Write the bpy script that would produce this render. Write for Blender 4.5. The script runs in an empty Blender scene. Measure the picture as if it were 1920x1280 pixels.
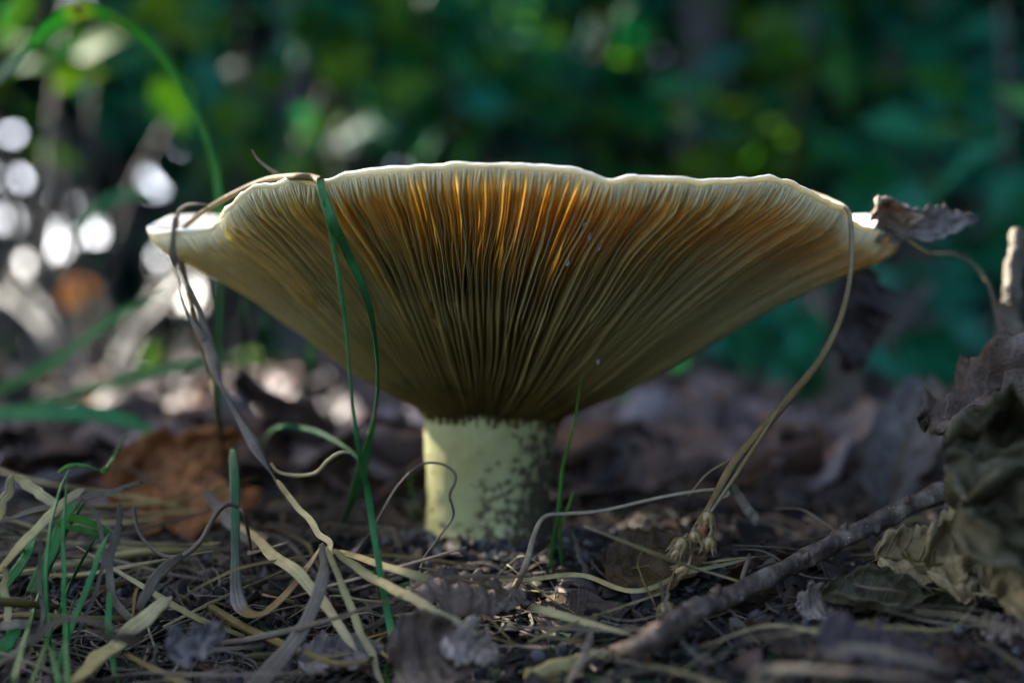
import bpy, math, random
import numpy as np
from mathutils import Vector, Matrix, noise as mnoise

rnd = random.Random(11)
rng = np.random.default_rng(11)
SC = bpy.context.scene
COL = SC.collection
R = math.radians

# ------------------------------------------------------------------ camera
F = 2570.0          # focal length in photo pixels (1920 wide)
D = 0.34            # camera to stem axis (m)
H = 0.049           # camera height above the soil
cam_d = bpy.data.cameras.new('camera')
cam = bpy.data.objects.new('camera', cam_d)
COL.objects.link(cam)
cam.location = (0, -D, H)
cam.rotation_euler = (R(90), 0, 0)
cam_d.sensor_width = 36.0
cam_d.lens = 36.0 * F / 1920.0
cam_d.clip_start = 0.005
cam_d.clip_end = 2000
cam_d.dof.use_dof = True
cam_d.dof.focus_distance = 0.272
cam_d.dof.aperture_fstop = 6.8
SC.camera = cam

# ------------------------------------------------------------------ light
SUN_EL, SUN_AZ = 33.0, -52.0        # azimuth from +Y (away from the camera) towards +X
w = bpy.data.worlds.new('World'); SC.world = w; w.use_nodes = True
nt = w.node_tree; nt.nodes.clear()
sky = nt.nodes.new('ShaderNodeTexSky'); sky.sky_type = 'NISHITA'; sky.sun_disc = False
sky.sun_elevation = R(SUN_EL); sky.sun_rotation = R(SUN_AZ)
sky.air_density = 0.5; sky.dust_density = 1.8; sky.ozone_density = 0.4
bg = nt.nodes.new('ShaderNodeBackground'); bg.inputs['Strength'].default_value = 0.15
wo = nt.nodes.new('ShaderNodeOutputWorld')
nt.links.new(sky.outputs[0], bg.inputs[0]); nt.links.new(bg.outputs[0], wo.inputs[0])
sun_d = bpy.data.lights.new('sun', 'SUN'); sun_d.energy = 5.0; sun_d.angle = R(0.53)
sun_d.color = (1.0, 0.93, 0.82)
sun = bpy.data.objects.new('sun', sun_d); COL.objects.link(sun)
sv = Vector((math.sin(R(SUN_AZ)) * math.cos(R(SUN_EL)), math.cos(R(SUN_AZ)) * math.cos(R(SUN_EL)), math.sin(R(SUN_EL))))
sun.location = sv * 20
sun.rotation_euler = sv.to_track_quat('Z', 'Y').to_euler()
SV = np.array(sv)

vs = SC.view_settings
vs.view_transform = 'Standard'; vs.look = 'None'; vs.gamma = 1.0; vs.use_curve_mapping = False
vs.exposure = 3.0
SC.cycles.use_denoising = True
SC.cycles.max_bounces = 6
SC.cycles.diffuse_bounces = 3
SC.cycles.transmission_bounces = 6
SC.cycles.sample_clamp_indirect = 4.0
SC.cycles.caustics_reflective = False; SC.cycles.caustics_refractive = False

# ------------------------------------------------------------------ helpers
def P(x, y, d):
    """photo pixel at depth d -> world point"""
    return Vector(((x - 960) / F * d, -D + d, H - (y - 640) / F * d))

def gz(x, y):
    """height of the soil"""
    r = math.hypot(x, y)
    q = mnoise.noise
    z = 0.0035 * q((x * 28, y * 28, 1.3)) + 0.0016 * q((x * 75, y * 75, 4.1))
    # the soil falls away in front of the stem, more on the grassy side
    k = 0.19 - 0.14 * min(1.0, max(0.0, (x + 0.025) / 0.075))
    z -= k * max(0.0, min(0.30, -0.014 - y))
    far = min(1.0, max(0.0, (r - 0.12) / 0.5))
    z += far * (0.010 * q((x * 7, y * 7, 2.2)))
    f2 = min(1.0, max(0.0, (r - 0.8) / 2.0))
    z += f2 * (0.05 * q((x * 1.3, y * 1.3, 7.7)))
    return z

def G(x, y, up=0.0):
    """photo pixel -> point on the soil seen there"""
    d = F * H / max(y - 640, 20)
    for _ in range(6):
        p = P(x, y, d)
        d = F * (H - gz(p.x, p.y)) / max(y - 640, 20)
    p = P(x, y, d); p.z += up
    return p

def spline(pts, n):
    pts = [np.array(p, float) for p in pts]
    if len(pts) == 2:
        return np.array([pts[0] + (pts[1] - pts[0]) * t for t in np.linspace(0, 1, n)])
    ext = [2 * pts[0] - pts[1]] + pts + [2 * pts[-1] - pts[-2]]
    m = len(pts) - 1
    out = []
    for t in np.linspace(0, m, n):
        i = min(int(t), m - 1); u = t - i
        p0, p1, p2, p3 = ext[i], ext[i + 1], ext[i + 2], ext[i + 3]
        out.append(0.5 * ((2 * p1) + (-p0 + p2) * u + (2 * p0 - 5 * p1 + 4 * p2 - p3) * u * u + (-p0 + 3 * p1 - 3 * p2 + p3) * u ** 3))
    return np.array(out)

def ramp(t, table):
    return np.interp(t, [a for a, b in table], [b for a, b in table])

def mesh_np(name, verts, faces, smooth=True):
    """faces: (n,3) or (n,4) array"""
    me = bpy.data.meshes.new(name)
    verts = np.asarray(verts, np.float32); faces = np.asarray(faces, np.int32)
    k = faces.shape[1]
    me.vertices.add(len(verts)); me.vertices.foreach_set('co', verts.ravel())
    me.loops.add(faces.size); me.loops.foreach_set('vertex_index', faces.ravel())
    me.polygons.add(len(faces)); me.polygons.foreach_set('loop_start', np.arange(0, faces.size, k, dtype=np.int32))
    me.polygons.foreach_set('loop_total', np.full(len(faces), k, np.int32))
    if smooth:
        me.polygons.foreach_set('use_smooth', np.ones(len(faces), bool))
    me.update(calc_edges=True); me.validate()
    return me

def mesh_py(name, verts, faces, smooth=True):
    me = bpy.data.meshes.new(name)
    me.from_pydata([tuple(map(float, v)) for v in verts], [], [tuple(map(int, f)) for f in faces])
    if smooth:
        me.polygons.foreach_set('use_smooth', np.ones(len(me.polygons), bool))
    me.update()
    return me

def link(name, me, mat, parent=None, label=None, cat=None, group=None, kind=None):
    o = bpy.data.objects.new(name, me)
    COL.objects.link(o)
    if me is not None and mat is not None and len(me.materials) == 0:
        me.materials.append(mat)
    if parent is not None: o.parent = parent
    if label: o['label'] = label
    if cat: o['category'] = cat
    if group: o['group'] = group
    if kind: o['kind'] = kind
    return o

def empty(name, loc, label, cat, group=None):
    o = link(name, None, None, None, label, cat, group)
    o.location = loc; o.empty_display_size = 0.01
    return o

def frames(path):
    """rotation-minimising frames"""
    n = len(path)
    T = np.gradient(path, axis=0); T /= np.linalg.norm(T, axis=1)[:, None] + 1e-12
    N = np.zeros_like(T)
    a = np.array([0, -1.0, 0.15]);
    v = a - T[0] * a.dot(T[0])
    if np.linalg.norm(v) < 0.1:
        a = np.array([1.0, 0, 0]); v = a - T[0] * a.dot(T[0])
    N[0] = v / np.linalg.norm(v)
    for i in range(1, n):
        v = N[i - 1] - T[i] * N[i - 1].dot(T[i])
        N[i] = v / (np.linalg.norm(v) + 1e-12)
    return T, N, np.cross(T, N)

def loft(sections, cap=True):
    """list of (k,3) rings -> verts, quads (+cap fans)"""
    k = len(sections[0]); n = len(sections)
    V = np.concatenate(sections)
    Fc = []
    for i in range(n - 1):
        for j in range(k):
            a = i * k + j; b = i * k + (j + 1) % k
            Fc.append((a, b, b + k, a + k))
    if cap:
        Fc.append(tuple(range(k))[::-1]); Fc.append(tuple(range((n - 1) * k, n * k)))
    return V, Fc

def tube(path, rad, k=7, rough=0.0, seed=0):
    T, N, B = frames(path)
    secs = []
    ang = np.linspace(0, 2 * math.pi, k, endpoint=False)
    for i in range(len(path)):
        rr = rad[i] * np.ones(k)
        if rough:
            for j in range(k):
                rr[j] *= 1 + rough * (mnoise.noise((i * 0.13 + seed, math.cos(ang[j]) * 1.2, math.sin(ang[j]) * 1.2 + seed)) + .35 * mnoise.noise((i * 0.5 + seed, math.cos(ang[j]) * 3, math.sin(ang[j]) * 3 + seed)))
        secs.append(path[i] + (np.cos(ang) * rr)[:, None] * N[i] + (np.sin(ang) * rr)[:, None] * B[i])
    return loft(secs)

def blade(path, wid, twist=None, fold=0.25, thick=0.00022):
    """grass blade: thin V-folded lamina with real thickness; wid = half widths"""
    T, N, B = frames(path)
    n = len(path)
    tw = np.zeros(n) if twist is None else np.asarray(twist)
    us = np.array([-1, -0.5, 0, 0.5, 1.0])
    secs = []
    for i in range(n):
        c, s = math.cos(tw[i]), math.sin(tw[i])
        side = B[i] * c + N[i] * s; nor = N[i] * c - B[i] * s
        hw = max(wid[i], 1e-5)
        th = min(thick, hw * 0.6)
        up = np.abs(us) * hw * fold
        top = path[i] + us[:, None] * hw * side + (up + th * (1 - 0.7 * us ** 2))[:, None] * nor
        bot = path[i] + us[::-1, None] * hw * side + (up[::-1] - th * (1 - 0.7 * us[::-1] ** 2))[:, None] * nor
        secs.append(np.concatenate([top, bot]))
    return loft(secs)

def leafsheet(L, W, roll=0.0, bend=0.0, crumple=0.0, veins=7, vein_amp=0.0, seed=0, nu=30, nv=18, tip=1.0, edge=0.0, thick=0.00013, rollpow=1.0, fold=0.0):
    """dried leaf: a crumpled, rolled sheet of real thickness, local X = length, Z = normal; origin at the base"""
    us = np.linspace(0, 1, nu); vv = np.linspace(-1, 1, nv)
    rs = random.Random(seed); ox, oy = rs.uniform(0, 50), rs.uniform(0, 50)
    mid = [np.zeros(3)]; ang = 0.0; dirs = []
    for i in range(nu):
        a = bend * (us[i] - 0.15) + 0.25 * crumple * 60 * mnoise.noise((us[i] * 3 + ox, oy, 0.3))
        dirs.append(a)
    for i in range(1, nu):
        st = L / (nu - 1)
        mid.append(mid[-1] + st * np.array([math.cos(dirs[i]), 0, math.sin(dirs[i])]))
    V = np.zeros((nu, nv, 3)); NRM = np.zeros((nu, nv, 3))
    for i, u in enumerate(us):
        wd = W * (math.sin(math.pi * min(1, (0.02 + 0.98 * u) ** 0.75)) ** 0.75 if u < 1 else 0.0) + W * 0.02
        t = np.array([math.cos(dirs[i]), 0, math.sin(dirs[i])]); nn = np.array([-math.sin(dirs[i]), 0, math.cos(dirs[i])])
        for j, v in enumerate(vv):
            e = 1 + edge * mnoise.noise((u * 9 + ox, math.copysign(3, v), oy)) + edge * 0.5 * mnoise.noise((u * 25 + ox, math.copysign(3, v), oy))
            s = v * wd * e
            k = roll * (abs(v) ** rollpow) * (0.75 + 0.5 * mnoise.noise((u * 2 + ox, 5 if v > 0 else 9, oy)))
            if abs(k) > 1e-4:
                y = s * math.sin(k) / k; z = abs(s) * (1 - math.cos(k)) / k
            else:
                y, z = s, 0
            z += abs(s) * fold
            z += vein_amp * abs(math.sin(math.pi * (u * veins - abs(v) * 1.1 + .5 * mnoise.noise((u * 4 + ox, v * 2, oy))))) * (.7 + .8 * mnoise.noise((u * 5 + oy, v * 2 + ox, 3))) * min(1, abs(v) * 3)
            z -= crumple * 1.1 * abs(mnoise.noise((u * 6 + ox, v * 3.2 + oy, 14)))
            z += crumple * 1.5 * (abs(mnoise.noise((u * 2.6 + ox, v * 1.6 + oy, 4))) - .25)
            z += crumple * (mnoise.noise((u * 4 + ox, v * 2.2 + oy, 1)) + 0.5 * mnoise.noise((u * 10 + ox, v * 5 + oy, 2)))
            y += crumple * 0.6 * mnoise.noise((u * 5 + ox, v * 3 + oy, 8))
            V[i, j] = mid[i] + np.array([0, y, 0]) + nn * z
    du = np.gradient(V, axis=0); dv = np.gradient(V, axis=1)
    NRM = np.cross(du, dv); NRM /= np.linalg.norm(NRM, axis=2)[:, :, None] + 1e-12
    A = (V + NRM * thick).reshape(-1, 3); Bm = (V - NRM * thick).reshape(-1, 3)
    verts = np.concatenate([A, Bm]); o = nu * nv; Fc = []
    for i in range(nu - 1):
        for j in range(nv - 1):
            a = i * nv + j
            Fc.append((a, a + nv, a + nv + 1, a + 1)); Fc.append((o + a, o + a + 1, o + a + nv + 1, o + a + nv))
    for i in range(nu - 1):
        a = i * nv; Fc.append((a, o + a, o + a + nv, a + nv))
        a = i * nv + nv - 1; Fc.append((a, a + nv, o + a + nv, o + a))
    for j in range(nv - 1):
        a = j; Fc.append((a, a + 1, o + a + 1, o + a))
        a = (nu - 1) * nv + j; Fc.append((a, o + a, o + a + 1, a + 1))
    return verts, Fc, np.array(mid)

def leaf_mesh(name, V, Fc, nu=30, nv=18, veins=7):
    me = mesh_py(name, V, Fc)
    uv = me.uv_layers.new(name='UVMap')
    vi = np.zeros(len(me.loops), np.int32); me.loops.foreach_get('vertex_index', vi)
    vi = vi % (nu * nv)
    u = (vi // nv) / (nu - 1) * veins; v = np.abs((vi % nv) / (nv - 1) * 2 - 1)
    uv.data.foreach_set('uv', np.stack([u, v], 1).astype(np.float32).ravel())
    return me

def orient(base, xdir, up):
    x = Vector(xdir).normalized(); u = Vector(up)
    z = (u - x * u.dot(x)).normalized(); y = z.cross(x)
    return Matrix.Translation(base) @ Matrix((x, y, z)).transposed().to_4x4()

def fan(c, seeds, size):
    pass

# ------------------------------------------------------------------ materials
class NB:
    def __init__(s, name):
        s.m = bpy.data.materials.new(name); s.m.use_nodes = True
        s.t = s.m.node_tree; s.t.nodes.clear()
        s.out = s.t.nodes.new('ShaderNodeOutputMaterial')
    def n(s, kind, **kw):
        o = s.t.nodes.new('ShaderNode' + kind)
        for k, v in kw.items():
            if k in o.inputs: o.inputs[k].default_value = v
            else: setattr(o, k, v)
        return o
    def l(s, a, b): s.t.links.new(a, b)
    def coord(s, which='Object'):
        return s.n('TexCoord').outputs[which]
    def noise(s, vec, scale, detail=4, rough=0.6, out='Fac'):
        o = s.n('TexNoise'); o.inputs['Scale'].default_value = scale; o.inputs['Detail'].default_value = detail
        o.inputs['Roughness'].default_value = rough
        if vec is not None: s.l(vec, o.inputs['Vector'])
        return o.outputs[out]
    def ramp(s, fac, stops):
        o = s.n('ValToRGB'); e = o.color_ramp.elements
        while len(e) < len(stops): e.new(0.5)
        for el, (p, c) in zip(e, stops):
            el.position = p; el.color = (*c, 1) if len(c) == 3 else c
        s.l(fac, o.inputs[0]); return o.outputs[0]
    def mix(s, fac, a, b, mode='MIX'):
        o = s.n('Mix', data_type='RGBA', blend_type=mode)
        if isinstance(fac, (int, float)): o.inputs[0].default_value = fac
        else: s.l(fac, o.inputs[0])
        for v, i in ((a, 6), (b, 7)):
            if isinstance(v, tuple): o.inputs[i].default_value = (*v, 1)
            else: s.l(v, o.inputs[i])
        return o.outputs[2]
    def math(s, op, a, b=None, clamp=False):
        o = s.n('Math', operation=op, use_clamp=clamp)
        for v, i in ((a, 0), (b, 1)):
            if v is None: continue
            if isinstance(v, (int, float)): o.inputs[i].default_value = v
            else: s.l(v, o.inputs[i])
        return o.outputs[0]
    def bump(s, h, dist, strength=1.0):
        o = s.n('Bump'); o.inputs['Distance'].default_value = dist; o.inputs['Strength'].default_value = strength
        s.l(h, o.inputs['Height']); return o.outputs[0]
    def finish(s, col, rough=0.7, normal=None, spec=0.3, trans=0.0, tcol=None):
        b = s.n('BsdfPrincipled')
        if isinstance(col, tuple): b.inputs['Base Color'].default_value = (*col, 1)
        else: s.l(col, b.inputs['Base Color'])
        if isinstance(rough, (int, float)): b.inputs['Roughness'].default_value = rough
        else: s.l(rough, b.inputs['Roughness'])
        b.inputs['Specular IOR Level'].default_value = spec
        if normal is not None: s.l(normal, b.inputs['Normal'])
        res = b.outputs[0]
        if not isinstance(trans, (int, float)) or trans:
            t = s.n('BsdfTranslucent')
            c = tcol if tcol is not None else col
            if isinstance(c, tuple): t.inputs[0].default_value = (*c, 1)
            else: s.l(c, t.inputs[0])
            mx = s.n('MixShader')
            if isinstance(trans, (int, float)): mx.inputs[0].default_value = trans
            else: s.l(trans, mx.inputs[0])
            s.l(res, mx.inputs[1]); s.l(t.outputs[0], mx.inputs[2]); res = mx.outputs[0]
        s.l(res, s.out.inputs[0])
        return s.m

def m_rand(name, stops, rough=0.7, spec=0.3, trans=0.0, scale=250, bump=0.0002, island=False, streak=None, blotch=None):
    """per-object (or per-piece) colour from a ramp, with fine mottling"""
    b = NB(name)
    if island:
        r = b.n('NewGeometry').outputs['Random Per Island']
    else:
        r = b.n('ObjectInfo').outputs['Random']
    c = b.coord()
    col = b.ramp(r, stops)
    nz = b.noise(c, scale, 5, 0.65)
    col = b.mix(0.75, col, b.ramp(nz, [(0.25, (0.35, 0.33, 0.32)), (0.55, (1, 1, 1)), (0.8, (1.35, 1.3, 1.2))]), 'MULTIPLY')
    if blotch:
        n2 = b.noise(c, blotch[0], 5, 0.6)
        col = b.mix(b.ramp(n2, [(blotch[1], (0, 0, 0)), (blotch[1] + 0.08, (1, 1, 1))]), col, blotch[2])
    nrm = b.bump(nz, bump) if bump else None
    return b.finish(col, rough, nrm, spec, trans)

def m_blade(name, stops, rough=0.5, spec=0.22, trans=0.25, spots=0.0, streaks=1.0):
    """grass: colour runs along UV u (base to tip), fine lengthwise veins across UV v"""
    b = NB(name)
    uv = b.n('UVMap').outputs[0]
    sp = b.n('SeparateXYZ'); b.l(uv, sp.inputs[0])
    c = b.coord()
    wob = b.noise(c, 90, 3)
    t = b.math('ADD', sp.outputs[0], b.math('MULTIPLY', b.math('SUBTRACT', wob, 0.5), 0.12))
    col = b.ramp(t, stops)
    mp = b.n('Mapping'); mp.inputs['Scale'].default_value = (2.5, 55.0, 1.0); b.l(uv, mp.inputs[0])
    st = b.noise(mp.outputs[0], 1.0, 3, 0.6)
    col = b.mix(0.5 * min(1.0, streaks * .7), col, b.ramp(st, [(0.3, (0.45, 0.43, 0.4)), (0.52, (1, 1, 1)), (0.75, (1.25, 1.22, 1.15))]), 'MULTIPLY')
    n5 = b.noise(c, 130, 4, 0.6)
    col = b.mix(0.6, col, b.ramp(n5, [(0.3, (0.55, 0.52, 0.48)), (0.55, (1, 1, 1)), (0.75, (1.15, 1.15, 1.1))]), 'MULTIPLY')
    nz = b.noise(c, 420, 4, 0.7)
    col = b.mix(0.6, col, b.ramp(nz, [(0.3, (0.6, 0.6, 0.6)), (0.6, (1.05, 1.05, 1.05))]), 'MULTIPLY')
    if spots:
        sn = b.noise(c, 600, 2, 0.5)
        col = b.mix(b.ramp(sn, [(0.68, (0, 0, 0)), (0.72, (1, 1, 1))]), col, (0.03, 0.02, 0.015))
    rib = b.math('MAXIMUM', b.ramp(b.math('ABSOLUTE', b.math('SUBTRACT', sp.outputs[1], 0.2)), [(0.0, (1, 1, 1)), (0.045, (0, 0, 0))]), b.ramp(b.math('ABSOLUTE', b.math('SUBTRACT', sp.outputs[1], 0.7)), [(0.0, (1, 1, 1)), (0.045, (0, 0, 0))]))
    col = b.mix(b.math('MULTIPLY', rib, 0.35), col, b.mix(1.0, col, (1.9, 1.7, 1.5), 'MULTIPLY'))
    bl = b.noise(c, 75, 4, 0.65)
    col = b.mix(b.ramp(bl, [(0.62, (0, 0, 0)), (0.72, (.55, .55, .55))]), col, (0.16, 0.12, 0.03))
    nrm = b.bump(b.math('ADD', st, rib), 0.00012, 0.8)
    return b.finish(col, rough, nrm, spec, trans)

M = {}
GREEN = [(0, (0.04, 0.11, 0.01)), (0.4, (0.012, 0.13, 0.02)), (1, (0.012, 0.14, 0.03))]
M['grass'] = m_blade('grass_green', GREEN)
M['grass_teal'] = m_blade('grass_teal', [(0, (0.07, 0.22, 0.05)), (0.5, (0.03, 0.19, 0.05)), (1, (0.05, 0.2, 0.05))], rough=0.45)
M['grass_bright'] = m_blade('grass_bright', [(0, (0.12, 0.30, 0.02)), (0.6, (0.06, 0.25, 0.03)), (1, (0.03, 0.15, 0.03))], trans=0.35)
M['grass_arch'] = m_blade('grass_arch', [(0, (0.02, 0.10, 0.02)), (0.62, (0.03, 0.24, 0.01)), (0.69, (0.34, 0.42, 0.02)), (0.74, (0.04, 0.30, 0.01)), (0.83, (0.05, 0.30, 0.03)), (0.86, (0.16, 0.28, 0.2)), (0.96, (0.14, 0.2, 0.18)), (0.975, (0.3, 0.16, 0.12))], trans=0.3)
M['straw'] = m_blade('straw_pale', [(0, (0.27, 0.20, 0.06)), (0.5, (0.40, 0.32, 0.13)), (1, (0.31, 0.25, 0.12))], rough=0.55, trans=0.1, streaks=1.6)
M['straw_grey'] = m_blade('straw_grey', [(0, (0.10, 0.072, 0.04)), (0.5, (0.19, 0.15, 0.10)), (1, (0.13, 0.09, 0.06))], rough=0.65, trans=0.1, spots=1)
M['straw_brown'] = m_blade('straw_brown', [(0, (0.10, 0.07, 0.02)), (0.45, (0.20, 0.14, 0.04)), (1, (0.16, 0.10, 0.03))], rough=0.55, trans=0.12, streaks=1.8)
M['stalk'] = m_blade('stalk_dry', [(0, (0.18, 0.12, 0.04)), (0.5, (0.16, 0.10, 0.032)), (0.75, (0.22, 0.165, 0.08)), (1, (0.28, 0.22, 0.13))], rough=0.55, trans=0.0)
M['thread'] = m_blade('thread_dark', [(0, (0.06, 0.045, 0.03)), (0.5, (0.16, 0.12, 0.08)), (0.7, (0.03, 0.02, 0.015)), (1, (0.14, 0.10, 0.06))], rough=0.6, trans=0.0)
M['thread_pale'] = m_blade('thread_pale', [(0, (0.27, 0.21, 0.12)), (1, (0.24, 0.18, 0.115))], rough=0.6, trans=0.0)
M['fold'] = m_blade('fold_blade', [(0, (0.02, 0.09, 0.025)), (0.2, (0.035, 0.09, 0.035)), (0.36, (0.08, 0.085, 0.06)), (0.5, (0.17, 0.14, 0.115)), (0.56, (0.16, 0.10, 0.03)), (0.8, (0.13, 0.08, 0.022)), (1, (0.16, 0.11, 0.04))], rough=0.5, trans=0.12, streaks=1.4)

def leafmat(name, base, dark, light, bump=0.00035, rough=0.65, trans=0.16, fine=1.0):
    b = NB(name); c = b.coord()
    n1 = b.noise(c, 70 * fine, 6, 0.62); n2 = b.noise(c, 380 * fine, 4, 0.7)
    col = b.ramp(n1, [(0.28, dark), (0.5, base), (0.72, light)])
    col = b.mix(0.6, col, b.ramp(n2, [(0.3, (0.5, 0.5, 0.5)), (0.65, (1.15, 1.15, 1.15))]), 'MULTIPLY')
    uvn = b.n('UVMap').outputs[0]; sp = b.n('SeparateXYZ'); b.l(uvn, sp.inputs[0])
    ph = b.math('ADD', b.math('SUBTRACT', sp.outputs[0], b.math('MULTIPLY', sp.outputs[1], 1.1)), b.math('MULTIPLY', b.noise(c, 120 * fine, 2), 0.25))
    fr = b.math('ABSOLUTE', b.math('SUBTRACT', b.math('FRACT', ph), 0.5))
    vein = b.math('MAXIMUM', b.ramp(fr, [(0.0, (1, 1, 1)), (0.07, (0, 0, 0))]), b.ramp(sp.outputs[1], [(0.0, (1, 1, 1)), (0.07, (0, 0, 0))]))
    vo = b.n('TexVoronoi', feature='DISTANCE_TO_EDGE'); vo.inputs['Scale'].default_value = 520 * fine; b.l(c, vo.inputs['Vector'])
    col = b.mix(b.math('MULTIPLY', vein, 0.55), col, light)
    n3 = b.noise(c, 900 * fine, 2, 0.5)
    col = b.mix(b.ramp(n3, [(0.66, (0, 0, 0)), (0.72, (.8, .8, .8))]), col, tuple(v * .5 for v in dark))
    hh = b.math('ADD', b.math('ADD', b.math('MULTIPLY', n2, 0.8), b.math('MULTIPLY', vein, 0.8)), b.math('MULTIPLY', b.math('MINIMUM', vo.outputs[0], 0.2), -1.5))
    return b.finish(col, rough, b.bump(hh, bump), 0.25, trans)
M['leaf_brown'] = leafmat('leaf_brown', (0.19, 0.066, 0.014), (0.06, 0.02, 0.007), (0.30, 0.125, 0.035))
M['leaf_amber'] = leafmat('leaf_amber', (0.055, 0.028, 0.006), (0.025, 0.012, 0.004), (0.10, 0.055, 0.012))
M['leaf_orange'] = leafmat('leaf_orange', (0.62, 0.20, 0.02), (0.45, 0.13, 0.015), (0.75, 0.3, 0.04))
M['leaf_olive'] = leafmat('leaf_olive', (0.075, 0.062, 0.026), (0.018, 0.015, 0.007), (0.17, 0.15, 0.085))
M['leaf_grey'] = leafmat('leaf_grey', (0.13, 0.11, 0.09), (0.04, 0.033, 0.027), (0.24, 0.21, 0.175))
M['leaf_dark'] = leafmat('leaf_dark', (0.06, 0.043, 0.036), (0.018, 0.012, 0.010), (0.13, 0.10, 0.088))
M['leaf_tan'] = leafmat('leaf_tan', (0.22, 0.155, 0.06), (0.10, 0.06, 0.02), (0.32, 0.24, 0.12))
M['leaf_umber'] = leafmat('leaf_umber', (0.105, 0.066, 0.040), (0.035, 0.021, 0.013), (0.20, 0.145, 0.10))
M['leaf_pale'] = leafmat('leaf_pale', (0.24, 0.18, 0.125), (0.08, 0.055, 0.038), (0.38, 0.31, 0.24))

LITTER = [(0.0, (0.020, 0.011, 0.006)), (0.2, (0.055, 0.033, 0.018)), (0.4, (0.010, 0.007, 0.005)), (0.55, (0.07, 0.046, 0.032)), (0.7, (0.07, 0.028, 0.007)), (0.85, (0.022, 0.018, 0.017)), (0.97, (0.10, 0.07, 0.05)), (1.0, (0.24, 0.19, 0.14))]
LITTER_FAR = [(0.0, (0.07, 0.040, 0.026)), (0.2, (0.13, 0.09, 0.07)), (0.4, (0.02, 0.014, 0.010)), (0.55, (0.18, 0.13, 0.11)), (0.7, (0.13, 0.055, 0.017)), (0.85, (0.07, 0.06, 0.06)), (1.0, (0.27, 0.21, 0.19))]
M['litter'] = m_rand('litter', LITTER, 0.6, 0.35, 0.1, 200, 0.0004, island=True)
M['litter_far'] = m_rand('litter_far', LITTER_FAR, 0.6, 0.3, 0.1, 60, 0.0, island=True)
M['litter_obj'] = m_rand('litter_leaf', LITTER_FAR, 0.6, 0.35, 0.1, 160, 0.0004, island=False)
M['scrap'] = m_rand('leaf_scrap', LITTER, 0.65, 0.25, 0.1, 160, 0.0004, island=False)
M['crumb_pale'] = m_rand('crumb_pale', [(0, (0.012, 0.010, 0.008)), (0.5, (0.035, 0.031, 0.026)), (0.8, (0.09, 0.085, 0.074)), (1, (0.20, 0.195, 0.17))], 0.85, 0.2, 0, 900, 0.0003, island=True)
M['crumb'] = m_rand('crumb', [(0, (0.008, 0.007, 0.006)), (0.5, (0.016, 0.014, 0.012)), (0.8, (0.035, 0.031, 0.028)), (1, (0.11, 0.105, 0.10))], 0.85, 0.2, 0, 900, 0.0003, island=True)
M['fibre'] = m_rand('fibre', [(0, (0.05, 0.032, 0.016)), (0.35, (0.11, 0.08, 0.04)), (0.6, (0.03, 0.022, 0.016)), (0.85, (0.2, 0.16, 0.10)), (1, (0.08, 0.06, 0.045))], 0.6, 0.3, 0, 500, 0.0, island=True)

def soilmat():
    b = NB('soil'); c = b.coord()
    n1 = b.noise(c, 18, 6, 0.6); n2 = b.noise(c, 160, 6, 0.7); n3 = b.noise(c, 1.1, 4, 0.6)
    col = b.ramp(n1, [(0.3, (0.010, 0.008, 0.006)), (0.55, (0.022, 0.017, 0.013)), (0.75, (0.045, 0.032, 0.025))])
    col = b.mix(b.ramp(n2, [(0.55, (0, 0, 0)), (0.7, (0.6, 0.6, 0.6))]), col, (0.06, 0.045, 0.038))
    col = b.mix(b.ramp(n3, [(0.52, (0, 0, 0)), (0.62, (0.7, 0.7, 0.7))]), col, (0.03, 0.055, 0.02))
    return b.finish(col, 0.9, b.bump(b.math('ADD', n2, b.math('MULTIPLY', n1, 0.5)), 0.004), 0.2)
M['soil'] = soilmat()

def capmat():
    b = NB('cap_flesh'); c = b.coord()
    n = b.noise(c, 900, 5, 0.7); n2 = b.noise(c, 60, 4)
    col = b.ramp(n2, [(0.3, (0.78, 0.72, 0.58)), (0.55, (0.86, 0.84, 0.76)), (0.8, (0.88, 0.87, 0.82))])
    th = b.ramp(b.n('Attribute', attribute_name='s').outputs['Fac'], [(0.56, (0, 0, 0)), (0.80, (.45, .45, .45)), (0.93, (.62, .62, .62)), (0.985, (.12, .12, .12))])
    return b.finish(col, 0.75, b.bump(n, 0.0003), 0.2, th, (0.98, 0.88, 0.62))
M['cap'] = capmat()

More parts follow.
